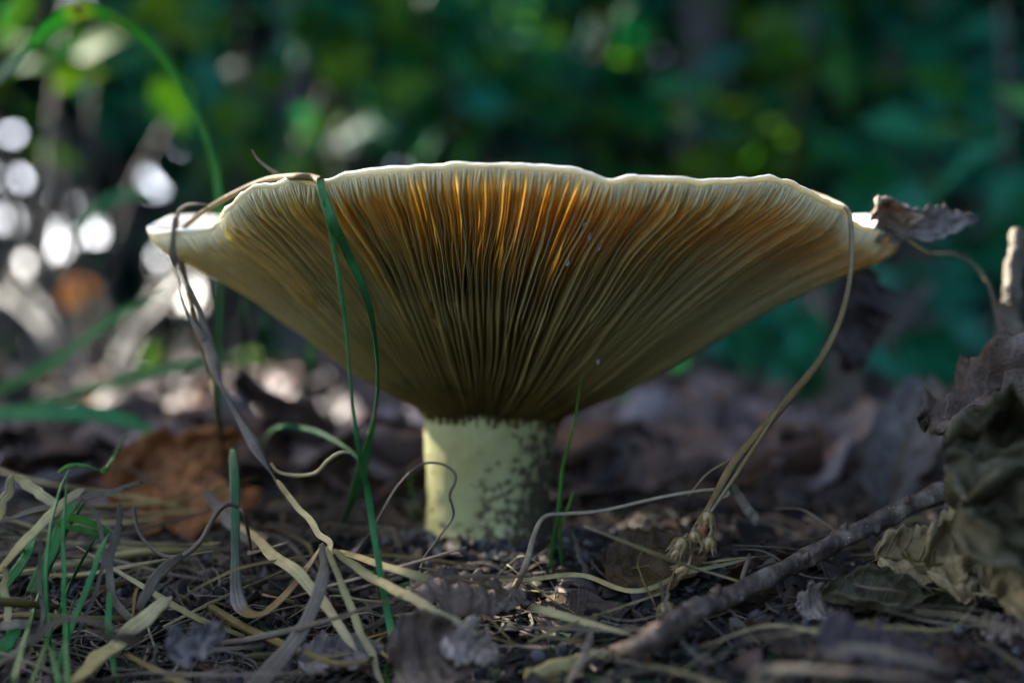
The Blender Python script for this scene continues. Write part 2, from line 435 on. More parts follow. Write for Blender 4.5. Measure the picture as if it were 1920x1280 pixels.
def gillmat():
    b = NB('gill')
    at = b.n('Attribute', attribute_name='s'); s_ = at.outputs['Fac']        # 0 at the stem, 1 at the margin
    ed = b.n('Attribute', attribute_name='edge').outputs['Fac']                # 1 at the free edge
    c = b.coord()
    n1 = b.noise(c, 42, 4, 0.6); n2 = b.noise(c, 260, 4, 0.7)
    base = b.ramp(s_, [(0.0, (0.17, 0.10, 0.02)), (0.3, (0.30, 0.20, 0.05)), (0.7, (0.76, 0.60, 0.20)), (0.90, (0.86, 0.73, 0.32)), (1.0, (0.86, 0.80, 0.56))])  # dark end towards the stem: shade under the cap, put into the colour
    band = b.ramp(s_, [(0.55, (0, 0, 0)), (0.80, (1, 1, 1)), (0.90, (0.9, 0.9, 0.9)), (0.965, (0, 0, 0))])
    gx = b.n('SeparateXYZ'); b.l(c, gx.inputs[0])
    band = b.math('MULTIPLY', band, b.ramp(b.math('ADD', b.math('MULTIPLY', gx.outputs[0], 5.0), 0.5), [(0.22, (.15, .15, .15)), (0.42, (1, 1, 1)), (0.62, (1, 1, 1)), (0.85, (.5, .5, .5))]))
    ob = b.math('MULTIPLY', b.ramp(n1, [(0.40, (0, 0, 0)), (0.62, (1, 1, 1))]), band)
    base = b.mix(b.math('MULTIPLY', ob, 0.42), base, (0.80, 0.45, 0.10))  # orange under the rim: light glowing through thin flesh, put into the colour
    base = b.mix(0.55, base, b.ramp(n2, [(0.3, (0.65, 0.6, 0.5)), (0.6, (1.05, 1.05, 1.05))]), 'MULTIPLY')
    # brown stains where the gills run down to the stem
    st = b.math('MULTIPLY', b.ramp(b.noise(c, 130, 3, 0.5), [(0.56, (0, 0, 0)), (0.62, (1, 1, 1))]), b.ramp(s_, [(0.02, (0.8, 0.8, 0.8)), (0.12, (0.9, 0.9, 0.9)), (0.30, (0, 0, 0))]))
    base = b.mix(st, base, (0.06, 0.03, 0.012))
    rv = b.n('ObjectInfo').outputs['Random']
    base = b.mix(1.0, base, b.ramp(rv, [(0, (0.72, 0.70, 0.66)), (1, (1.1, 1.1, 1.1))]), 'MULTIPLY')
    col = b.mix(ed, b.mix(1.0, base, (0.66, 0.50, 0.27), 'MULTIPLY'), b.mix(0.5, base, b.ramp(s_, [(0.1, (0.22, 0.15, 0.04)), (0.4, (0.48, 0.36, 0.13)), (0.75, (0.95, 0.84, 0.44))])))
    tr = b.ramp(s_, [(0.3, (.06, .06, .06)), (0.65, (.48, .48, .48)), (0.93, (.62, .62, .62)), (0.975, (.22, .22, .22))])
    return b.finish(col, 0.6, None, 0.2, tr, b.mix(1.0, base, (1.10, 1.06, 0.72), 'MULTIPLY'))
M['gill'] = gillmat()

def stemmat():
    b = NB('stem_flesh'); c = b.coord()
    n1 = b.noise(c, 55, 4, 0.6); n2 = b.noise(c, 700, 5, 0.7)
    col = b.ramp(n1, [(0.3, (0.26, 0.235, 0.075)), (0.55, (0.36, 0.34, 0.14)), (0.8, (0.42, 0.41, 0.23))])
    sx = b.n('SeparateXYZ'); b.l(c, sx.inputs[0])
    # soil stains, thick on one flank and towards the soil
    flank = b.math('ADD', b.math('MULTIPLY', sx.outputs[0], 13.0), b.math('MULTIPLY', b.math('SUBTRACT', 0.020, sx.outputs[2]), 8.0))
    thr = b.math('ADD', b.noise(c, 430, 5, 0.66), b.math('MAXIMUM', flank, -0.09))
    dots = b.ramp(b.noise(c, 300, 1, 0.4), [(0.69, (0, 0, 0)), (0.73, (1, 1, 1))])
    blot = b.math('MAXIMUM', b.math('MULTIPLY', dots, 0.85), b.math('MULTIPLY', b.ramp(thr, [(0.56, (0, 0, 0)), (0.69, (1, 1, 1))]), 0.94))
    col = b.mix(blot, col, b.ramp(b.noise(c, 420, 3), [(0.35, (0.015, 0.010, 0.006)), (0.65, (0.06, 0.04, 0.018))]))
    return b.finish(col, 0.8, b.bump(b.math('ADD', n2, b.math('MULTIPLY', thr, -1.0)), 0.0005), 0.2)
M['stem'] = stemmat()

def barkmat(name, a, bcol, cc, lich=(0.5, 0.5, 0.4), sc=1.0):
    b = NB(name); c = b.coord()
    mp = b.n('Mapping'); mp.inputs['Scale'].default_value = (1, 1, 0.35); b.l(c, mp.inputs[0])
    n1 = b.noise(mp.outputs[0], 110 * sc, 6, 0.65); n2 = b.noise(c, 500 * sc, 5, 0.7)
    col = b.ramp(n1, [(0.3, a), (0.5, bcol), (0.7, cc)])
    li = b.noise(c, 330 * sc, 2, 0.4)
    col = b.mix(b.ramp(li, [(0.70, (0, 0, 0)), (0.74, (0.9, 0.9, 0.9))]), col, lich)
    return b.finish(col, 0.55, b.bump(b.math('ADD', n1, n2), 0.0012 / sc), 0.35)
M['twig'] = barkmat('twig_bark', (0.018, 0.011, 0.007), (0.085, 0.052, 0.032), (0.24, 0.175, 0.12), sc=3.2)
M['wood'] = barkmat('twig_wood', (0.16, 0.11, 0.06), (0.3, 0.22, 0.12), (0.4, 0.32, 0.2))
M['stub'] = barkmat('stub_bark', (0.03, 0.024, 0.013), (0.075, 0.06, 0.034), (0.15, 0.12, 0.08), (0.1, 0.12, 0.05), 0.7)
M['trunk'] = barkmat('trunk_bark', (0.02, 0.018, 0.015), (0.05, 0.045, 0.035), (0.09, 0.08, 0.07), (0.06, 0.09, 0.04), 0.06)

LEAVES = [(0.0, (0.003, 0.035, 0.024)), (0.25, (0.005, 0.10, 0.06)), (0.5, (0.010, 0.11, 0.025)), (0.7, (0.004, 0.06, 0.04)), (0.88, (0.06, 0.17, 0.01)), (1.0, (0.010, 0.15, 0.085))]
def foliage(name, stops, rough=0.6, trans=0.28):
    b = NB(name)
    r = b.n('NewGeometry').outputs['Random Per Island']
    col = b.ramp(r, stops)
    t = b.mix(1.0, col, (1.2, 1.35, 0.6), 'MULTIPLY')
    return b.finish(col, rough, None, 0.10, trans, t)
M['shrub'] = foliage('shrub_leaf', LEAVES)
M['shrub_yellow'] = foliage('shrub_leaf_yellow', [(0, (0.022, 0.10, 0.008)), (0.5, (0.07, 0.13, 0.006)), (1, (0.008, 0.09, 0.02))])
M['shrub_teal'] = foliage('shrub_leaf_teal', [(0, (0.004, 0.07, 0.03)), (0.5, (0.007, 0.11, 0.058)), (1, (0.02, 0.12, 0.075))])
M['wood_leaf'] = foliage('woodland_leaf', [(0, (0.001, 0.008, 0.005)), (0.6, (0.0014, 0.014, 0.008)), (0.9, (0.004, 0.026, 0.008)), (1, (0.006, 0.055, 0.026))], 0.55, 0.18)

def add_uv(me, nsec, k):
    """UV u along a lofted strip, v around it"""
    uv = me.uv_layers.new(name='UVMap')
    vi = np.zeros(len(me.loops), np.int32); me.loops.foreach_get('vertex_index', vi)
    u = (vi // k) / max(1, nsec - 1); v = (vi % k) / k
    uv.data.foreach_set('uv', np.stack([u, v], 1).astype(np.float32).ravel())

def blade_obj(name, pts, wtab, mat, label=None, cat='grass blade', group=None, parent=None, n=46, twist=None, fold=0.3, thick=0.0002, wave=0.0, seed=0):
    path = spline(pts, n)
    t = np.linspace(0, 1, n)
    if wave:
        for i in range(n):
            path[i] += wave * np.array([mnoise.noise((t[i] * 6 + seed, 1, 1)), mnoise.noise((t[i] * 6 + seed, 5, 1)), mnoise.noise((t[i] * 6 + seed, 9, 1))])
    wd = ramp(t, wtab)
    wd = wd * np.array([1 + .16 * mnoise.noise((q * 9 + seed, 3.3, len(pts))) + .07 * mnoise.noise((q * 31 + seed, 7.3, len(pts))) for q in t])
    tw = ramp(t, twist) if twist else None
    V, Fc = blade(path, wd, tw, fold, thick)
    me = mesh_py(name, V, Fc); add_uv(me, n, 10)
    return link(name, me, M[mat], parent, label, cat if parent is None else None, group)

def tube_obj(name, pts, rtab, mat, label=None, cat=None, group=None, parent=None, n=40, k=7, rough=0.0, seed=0, wave=0.0):
    path = spline(pts, n); t = np.linspace(0, 1, n)
    if wave:
        for i in range(n):
            path[i] += wave * np.array([mnoise.noise((t[i] * 7 + seed, 1, 1)), mnoise.noise((t[i] * 7 + seed, 5, 1)), mnoise.noise((t[i] * 7 + seed, 9, 1))])
    V, Fc = tube(path, ramp(t, rtab), k, rough, seed)
    me = mesh_py(name, V, Fc); add_uv(me, n, k)
    return link(name, me, M[mat], parent, label, cat if parent is None else None, group)

# ================================================================== THE SETTING
def build_ground():
    rad = [0.0] + list(0.006 * (1.042 ** np.arange(0, 285)))
    rad = [r for r in rad if r < 900] + [900]
    na = 220
    V = [(0, -0.1, gz(0, -0.1))]; Fc = []
    for r in rad[1:]:
        for a in range(na):
            th = 2 * math.pi * a / na
            x, y = r * math.sin(th), -0.1 + r * math.cos(th)
            V.append((x, y, gz(x, y)))
    for a in range(na):
        Fc.append((0, 1 + (a + 1) % na, 1 + a))
    for i in range(len(rad) - 2):
        for a in range(na):
            p = 1 + i * na + a; q = 1 + i * na + (a + 1) % na
            Fc.append((p, q, q + na, p + na))
    me = mesh_py('ground', V, Fc)
    return link('ground', me, M['soil'], kind='structure', label='dark crumbly woodland soil under the litter', cat='ground')
build_ground()

# gaps in the vegetation where the open sky shows low at the edge of the wood (pixel x, y, radius)
GAPS = [(112, 452, 22), (176, 436, 12), (120, 384, 12), (2, 325, 11), (40, 342, 6), (16, 408, 13), (48, 490, 9), (75, 405, 2),
        (236, 298, 5), (270, 328, 9), (294, 356, 5), (364, 545, 24), (322, 552, 14), (296, 482, 12),
        (256, 398, 2), (135, 212, 2), (25, 245, 6), (548, 150, 3), (588, 130, 1), (465, 140, 0), (255, 230, 0), (1238, 103, 2),
        (1320, 55, 0), (335, 272, 2), (750, 316, 5), (150, 5, 2), (180, 560, 3), (425, 562, 2), (20, 545, 4), (88, 590, 3), (430, 620, 4), (250, 590, 2), (150, 620, 3), (60, 640, 3), (225, 500, 2)]
GAPS = np.array(GAPS, float)
# places where a ray of sun reaches the ground or a leaf
FLECK = []
for (x, y, d, r) in [(80, 200, 1.25, .07), (45, 250, 1.25, .07), (640, 250, 1.6, .035), (285, 370, 1.5, .02), (140, 545, 0.9, .06), (190, 575, .95, .02), (1000, 40, 1.7, .03), (255, 395, 1.3, .02)]:
    FLECK.append((np.array(P(x, y, d)), r))
FLECK.append((np.array([-0.006, 0.0, 0.140]), .068))      # the sun touches the top of the cap
for (x, y, r) in [(110, 690, .05), (60, 640, .16), (240, 690, .05), (150, 650, .10), (310, 665, .07), (420, 640, .14), (40, 700, .05), (200, 720, .03), (340, 620 + 60, .05), (270, 730, .025), (760, 745, .02), (400, 700, .03), (100, 740, .02), (20, 720, .04), (170, 690, .06), (300, 705, .05), (450, 665, .10), (230, 660, .10), (330, 650, .16), (120, 665, .08), (60, 735, .03), (350, 735, .02), (440, 730, .02), (620, 700, .05), (735, 740, .03)]:
    FLECK.append((np.array(G(x, y)), r))

def pix(c):
    d = c[:, 1] + D
    d = np.where(d < 0.05, 0.05, d)
    return 960 + F * c[:, 0] / d, 640 - F * (c[:, 2] - H) / d, d

def keep(c, size, near=0.35):
    """leave the gaps and sun paths open"""
    x, y, d = pix(c)
    k = np.ones(len(c), bool)
    sp = size * F / d * 0.42
    for gx, gy, gr in GAPS:
        k &= (x - gx) ** 2 + (y - gy) ** 2 > (gr + sp) ** 2
    for p, r in FLECK:
        v = c - p
        t = v @ SV
        dist = np.linalg.norm(v - t[:, None] * SV, axis=1)
        k &= ~((t > 0.15) & (dist < r + size * 0.8))
    return k

def leaf_cloud(c, dirs, nrm, L, W, droop=0.15):
    """simple pointed leaves folded on the midrib: 6 verts, 4 triangles each"""
    n = len(c)
    dirs = dirs / np.linalg.norm(dirs, axis=1)[:, None]
    side = np.cross(nrm, dirs); side /= np.linalg.norm(side, axis=1)[:, None] + 1e-9
    up = np.cross(dirs, side)
    L = L[:, None]; W = W[:, None]
    b = c - dirs * L * 0.5
    tip = c + dirs * L * 0.5 - up * L * droop
    m1 = c - dirs * L * 0.12
    l = m1 + side * W * 0.5 + up * W * 0.12; r = m1 - side * W * 0.5 + up * W * 0.12
    m2 = c + dirs * L * 0.2 - up * L * droop * 0.3
    V = np.stack([b, l, m1, r, m2, tip], 1).reshape(-1, 3)
    base = (np.arange(n) * 6)[:, None]
    tri = np.array([[0, 2, 1], [0, 3, 2], [1, 2, 4], [2, 3, 4], [1, 4, 5], [4, 3, 5]])
    Fc = (base[:, :, None] + tri[None]).reshape(-1, 3)
    return V, Fc

def rand_dirs(n, flat=0.6):
    d = rng.normal(size=(n, 3)); d[:, 2] *= flat
    return d

# --- the wood behind: a dense mass of small leaves, thinner where the wood ends
def build_wood():
    n = 560000
    ang = rng.uniform(R(-180), R(180), n)
    ang[:150000] = rng.uniform(R(-30), R(30), 150000)
    rr = rng.uniform(4.2, 6.4, n)
    z = 4.7 * rng.random(n) ** 1.15 + 0.02
    c = np.stack([rr * np.sin(ang), rr * np.cos(ang) - D, z], 1)
    L = rng.uniform(0.085, 0.14, n)
    cl = np.array([mnoise.noise((float(p[0]) * 1.7, float(p[1]) * 1.7, float(p[2]) * 1.7)) for p in c])
    k = (cl > -0.6)
    # the wood thins out low down on the bright side, where the open land begins
    open_ = (ang < R(-34)) & (ang > R(-120)) & (z < 1.2)
    k &= ~(open_ & (rng.random(n) < 0.85))
    # unseen wood added behind the photographer, its height cut to set the skylight
    k &= ~((np.abs(ang) > R(118)) & (z > 1.1))
    k &= ~((ang < R(-95)) & (z > 0.35))
    k &= keep(c, L * 0.6)
    c = c[k]; L = L[k]; m = len(c)
    dirs = rand_dirs(m); dirs /= np.linalg.norm(dirs, axis=1)[:, None]
    nr = rand_dirs(m, 1.3); sd = np.cross(nr, dirs); sd /= np.linalg.norm(sd, axis=1)[:, None]; up = np.cross(dirs, sd)
    L = L[:, None]
    V = np.stack([c - dirs * L * .5, c + sd * L * .3 + up * L * .08, c + dirs * L * .5, c - sd * L * .3 + up * L * .08], 1).reshape(-1, 3)
    b4 = (np.arange(m) * 4)[:, None, None]
    Fc = (b4 + np.array([[0, 2, 1], [0, 3, 2]])[None]).reshape(-1, 3)
    me = mesh_np('woodland', V, Fc, False)
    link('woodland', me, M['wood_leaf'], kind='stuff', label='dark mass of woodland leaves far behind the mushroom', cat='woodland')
build_wood()

def tree(x, y, h, r, label, seed, lean=0.0):
    rs = np.random.default_rng(seed)
    t = empty('tree', (x, y, gz(x, y)), label, 'tree', None)
    pts = [(0, 0, -0.05), (lean * 0.2, 0, h * 0.3), (lean * 0.5 + rs.normal() * 0.05, 0.03, h * 0.65), (lean, 0, h)]
    tube_obj('trunk', pts, [(0, r * 1.5), (0.06, r * 1.1), (0.6, r * 0.7), (1, r * 0.2)], 'trunk', parent=t, n=36, k=12, rough=0.35, seed=seed)
    cs = []; 
    for q in range(7):
        a = rs.uniform(0, 6.28); z0 = h * rs.uniform(0.42, 0.85); ln = h * rs.uniform(0.16, 0.3)
        st = (lean * z0 / h, 0, z0); en = (st[0] + ln * math.cos(a), ln * math.sin(a), z0 + ln * 0.5)
        md = ((st[0] + en[0]) / 2, en[1] / 2, z0 + ln * 0.18)
        tube_obj('limb', [st, md, en], [(0, r * 0.32), (1, r * 0.06)], 'trunk', parent=t, n=14, k=7, rough=0.2, seed=seed + q)
        cs.append(en); cs.append(md)
    cs.append((lean, 0, h))
    C = []
    for q in cs:
        C.append(np.array(q) + rs.normal(size=(520, 3)) * h * np.array([0.085, 0.085, 0.065]))
    C = np.concatenate(C); world = C + np.array([x, y, gz(x, y)])
    L = rs.uniform(0.06, 0.11, len(C))
    k = keep(world, L * 0.8)
    C = C[k]; L = L[k]
    V, Fc = leaf_cloud(C, rs.normal(size=(len(C), 3)) * np.array([1, 1, 0.6]), rs.normal(size=(len(C), 3)) * np.array([0.7, 0.7, 1.2]), L, L * 0.6)
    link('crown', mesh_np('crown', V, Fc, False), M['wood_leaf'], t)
    return t
tree(0.55, 3.7, 4.6, 0.075, 'slim dark tree trunk rising behind the middle of the mushroom cap', 3, 0.15)
tree(-0.55, 3.2, 4.4, 0.05, 'slender dark sapling trunk between the bright gaps and the cap', 4, -0.1)
tree(1.05, 3.3, 4.8, 0.09, 'stout dark tree trunk beyond the crumpled leaf on the cap margin', 5, 0.1)
tree(-1.2, 4.0, 4.5, 0.05, 'dark tree trunk at the bright open edge of the wood', 6, -0.2)
tree(1.9, 2.6, 4.4, 0.08, 'shaded tree standing beyond the big withered leaf', 7, 0.1)

def shrub(px_, py_, d, spread, nleaf, leafL, mat, label, seed, aspect=0.55, nst=7):
    rs = np.random.default_rng(seed)
    c = P(px_, py_, d); gx, gy = c.x, c.y
    g0 = gz(gx, gy); hh = c.z - g0
    t = empty('shrub', (gx, gy, g0), label, 'shrub', None)
    tips = []
    for q in range(nst):
        off = rs.normal(size=3) * np.array(spread) * 0.75
        tip = (off[0], off[1], max(0.08, hh + off[2]))
        tube_obj('stem', [(off[0] * 0.12, off[1] * 0.12, -0.02), (off[0] * 0.4, off[1] * 0.4, tip[2] * 0.55), tip], [(0, 0.006), (1, 0.0018)], 'trunk', parent=t, n=12, k=6)
        tips.append(tip)
    n = nleaf
    C = rs.normal(size=(n, 3)) * np.array(spread) * 0.8 + np.array([0, 0, hh])
    C[:, 2] = np.abs(C[:, 2] - 0.02) + 0.02
    W_ = C + np.array([gx, gy, g0])
    L = rs.uniform(0.6, 1.15, n) * leafL
    k = keep(W_, L * 0.9)
    C = C[k]; L = L[k]; m = len(C)
    dd = rs.normal(size=(m, 3)) * np.array([1, 1, 0.5]); dd[:, 2] -= 0.25
    nn = rs.normal(size=(m, 3)) * 0.55 + np.array([0, -0.25, 1.0])
    V, Fc = leaf_cloud(C, dd, nn, L, L * rs.uniform(aspect * 0.8, aspect * 1.2, m), 0.2)
    link('foliage', mesh_np('foliage', V, Fc, True), M[mat], t)
    return t
SHRUBS = [
 (60, 200, 1.25, (.10, .12, .10), 90, .085, 'shrub_yellow', 'yellow-green leafy shrub catching sun beside the bright gaps'),
 (150, 90, 1.55, (.20, .15, .14), 170, .07, 'shrub_teal', 'deep green shrub behind the arching grass blade'),
 (430, 130, 1.7, (.18, .15, .18), 150, .075, 'shrub_teal', 'blue-green shrub between the arching blade and the cap'),
 (660, 230, 1.6, (.14, .15, .12), 120, .08, 'shrub_yellow', 'olive-yellow shrub just above the folded stalk on the rim'),
 (740, 90, 1.9, (.18, .15, .14), 150, .07, 'shrub', 'mixed green shrub above the cap with one pale round leaf'),
 (1000, 60, 1.7, (.14, .15, .08), 80, .09, 'shrub', 'fresh green spray of leaves above the middle of the cap'),
 (1000, 210, 1.5, (.14, .12, .09), 90, .085, 'shrub', 'bright green low shrub directly above the cap crest'),
 (1200, 250, 1.7, (.12, .12, .10), 70, .08, 'shrub_yellow', 'dull yellow-green shrub above the notch in the rim'),
 (1440, 150, 1.6, (.07, .10, .22), 110, .08, 'shrub_yellow', 'tall narrow green shrub like a pillar above the cap'),
 (1590, 210, 1.8, (.12, .12, .16), 110, .085, 'shrub', 'loose green shrub behind the crumpled leaf on the margin'),
 (1800, 140, 1.7, (.16, .15, .14), 140, .09, 'shrub_teal', 'bluish shrub high behind the broken pale stalk'),
 (1780, 600, 1.0, (.10, .10, .06), 60, .085, 'shrub_teal', 'low teal-green plant behind the thin wiry thread'),
 (1900, 420, 1.15, (.10, .12, .10), 80, .085, 'shrub', 'dark green plant beside the broken pale stalk'),
 (1340, 640, 1.1, (.05, .07, .025), 16, .07, 'shrub_teal', 'small blue-green seedling under the cap slope'),
 (1600, 800, 0.75, (.03, .04, .02), 10, .05, 'shrub_teal', 'pale green seedling below the hanging dark leaf'),
 (170, 560, 0.95, (.08, .08, .04), 26, .055, 'shrub_yellow', 'sunlit lime-green seedling among the bright spots'),
 (330, 430, 1.9, (.22, .2, .14), 70, .06, 'shrub', 'thin shrub in front of the open sky gaps'),
 (80, 420, 2.2, (.25, .2, .2), 40, .05, 'shrub_teal', 'sparse shrub at the bright edge of the wood'),
]
for i, s in enumerate(SHRUBS):
    shrub(s[0], s[1], s[2], s[3], s[4], s[5], s[6], s[7], 40 + i)

# ================================================================== THE MUSHROOM
XC, YC = 0.003, 0.0
STEM_X = -0.0053
R0, Z00 = 0.0172, H - 0.0172       # where the gills meet the stem
front = [(428, 392), (452, 368), (482, 350), (506, 352), (530, 346), (562, 340), (588, 346), (606, 350), (640, 333), (700, 326), (770, 320), (860, 313), (960, 315), (1080, 323),
         (1120, 336), (1146, 348), (1165, 340), (1210, 338), (1330, 346), (1400, 341), (1440, 338), (1490, 346), (1525, 368), (1555, 384), (1585, 396)]
tab = []
for (x, y) in front:
    # azimuth and radius of the margin at this point of the outline
    u = (x - 960) / F
    best = None
    for th in np.radians(np.arange(-70, 70, 0.05)):
        r = 0.0885 - 0.0085 * (abs(th) / R(60)) ** 3 * (1 if th < 0 else 0.8)
        d = D - r * math.cos(th)
        e = abs((XC + r * math.sin(th)) / d - u)
        if best is None or e < best[0]: best = (e, th, r, d)
    _, th, r, d = best
    tab.append((math.degrees(th), r, H + (640 - y) / F * d))
tab = [t for t in tab if -57 < t[0] < 60]
tab += [(-58.5, 0.0785, H + .0255), (-61.5, .0795, H + .0241), (-67, .0855, H + .0240), (-75, .0895, H + .0245), (-84, .0912, H + .0268), (-95, .0905, H + .0305), (-108, .090, H + .0330), (-125, .090, H + .033), (-150, .089, H + .033), (-179, .089, H + .034),
        (62, .0812, H + .0262), (66, .0830, H + .0250), (74, .0885, H + .0236), (83, .0912, H + .0240), (92, .0925, H + .0285), (100, .0915, H + .0318), (115, .09, H + .033), (140, .09, H + .034), (165, .089, H + .034)]
tab.sort()
ta = np.array(tab)
fine_th = np.radians(np.arange(-180, 180, 0.5))
ext_t = np.concatenate([ta[:, 0] - 360, ta[:, 0], ta[:, 0] + 360])
def peri(col):
    v = np.interp(np.degrees(fine_th), ext_t, np.concatenate([ta[:, col]] * 3))
    kern = np.exp(-0.5 * (np.arange(-5, 6) / 1.6) ** 2); kern /= kern.sum()
    return np.convolve(np.concatenate([v[-5:], v, v[:5]]), kern, 'valid')
RR, ZZ = peri(1), peri(2)
def rim(th):
    th = (th + math.pi) % (2 * math.pi) - math.pi
    a = np.interp(th, fine_th, RR, period=2 * math.pi); z = np.interp(th, fine_th, ZZ, period=2 * math.pi)
    a = a + 0.0007 * mnoise.noise((th * 17, 8.0, 1)) + 0.0003 * mnoise.noise((th * 60, 8.0, 1))
    z = z + 0.00035 * mnoise.noise((th * 25, 3.0, 1)) + 0.00014 * mnoise.noise((th * 80, 3.0, 1))
    return a, z
def under(th, s):
    """underside of the cap; s = 0 at the stem, 1 at the margin"""
    if s < 0:
        q = under(th, 0.0); c0 = np.array([STEM_X, YC, 0])
        v = q - c0; k = 1 + s * 1.2
        return np.array([c0[0] + v[0] * k, c0[1] + v[1] * k, q[2] + s * 0.075])
    a, z = rim(th)
    Z0 = Z00 - 0.0011 * math.sin(th) + 0.0008 * mnoise.noise((th * 2.0, 1.0, 6.0))
    r = R0 + (a - R0) * s
    g = s + 0.05 * math.sin(math.pi * s) - 0.02 * math.sin(2 * math.pi * s)
    zz = Z0 + (z - Z0) * g
    # folds radiate in from the waves of the margin
    amp = 0.0016 * math.sin(math.pi * s) ** 1.0
    zz += amp * mnoise.noise((th * 3.2, s * 1.2, 7.0)) * (1.6 if th < -0.3 else 0.7)
    # the gills meet the stem off the cap's own centre
    cx = XC + (STEM_X - XC) * (1 - s) ** 1.0
    return np.array([cx + r * math.sin(th), YC - r * math.cos(th), zz])

mush = empty('mushroom', (STEM_X, 0, 0), 'large pale mushroom with upturned funnel cap, crowded ochre gills and thick spotted stem', 'mushroom')
OFF = np.array([STEM_X, 0, 0])

def build_cap():
    na = 420; V = []; ths = np.linspace(-math.pi, math.pi, na, endpoint=False)
    rings = []
    for s in np.linspace(0.0, 0.985, 26):
        rings.append(('u', s))
    for q in (0.25, 0.5, 0.75): rings.append(('e', q))
    for s in np.concatenate([np.linspace(0.985, 0.8, 8), np.linspace(0.74, 0.0, 16)]):
        rings.append(('t', s))
    for kind, s in rings:
        for th in ths:
            p = under(th, s if kind != 'e' else 0.985)
            thk = lambda ss: 0.0013 + 0.0006 * mnoise.noise((th * 5, 2, 2)) + 0.0004 * mnoise.noise((th * 22, 4, 2)) + 0.010 * (1 - ss) ** 0.8 * min(1, (1 - ss) * 6 + 0.05)
            if kind == 't':
                p = p + np.array([0, 0, thk(s)])
            elif kind == 'e':
                q2 = s
                o = under(th, 0.985 + 0.015 * math.sin(math.pi * q2)) 
                p = o + np.array([0, 0, thk(0.985) * (0.5 - 0.5 * math.cos(math.pi * q2))])
            V.append(p - OFF)
    n = len(rings); Fc = []
    for i in range(n - 1):
        for a in range(na):
            b = (a + 1) % na
            Fc.append((i * na + a, i * na + b, (i + 1) * na + b, (i + 1) * na + a))
    c = len(V); V.append(np.mean(V[(n - 1) * na:], axis=0))
    for a in range(na):
        Fc.append(((n - 1) * na + a, (n - 1) * na + (a + 1) % na, c))
    me = mesh_py('cap', V, [f[::-1] for f in Fc])
    # gill flesh below, felted white skin above
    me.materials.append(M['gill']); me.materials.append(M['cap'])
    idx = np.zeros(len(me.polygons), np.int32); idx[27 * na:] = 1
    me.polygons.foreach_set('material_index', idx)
    s_at = me.attributes.new('s', 'FLOAT', 'POINT'); e_at = me.attributes.new('edge', 'FLOAT', 'POINT')
    sv_ = np.zeros(len(V), np.float32)
    for i, (kind, s) in enumerate(rings): sv_[i * na:(i + 1) * na] = s if kind != 'e' else 1.0
    s_at.data.foreach_set('value', sv_); e_at.data.foreach_set('value', np.where(sv_ > 0.95, 1.0, 0.2).astype(np.float32))
    return link('cap', me, None, mush)
cap = build_cap()

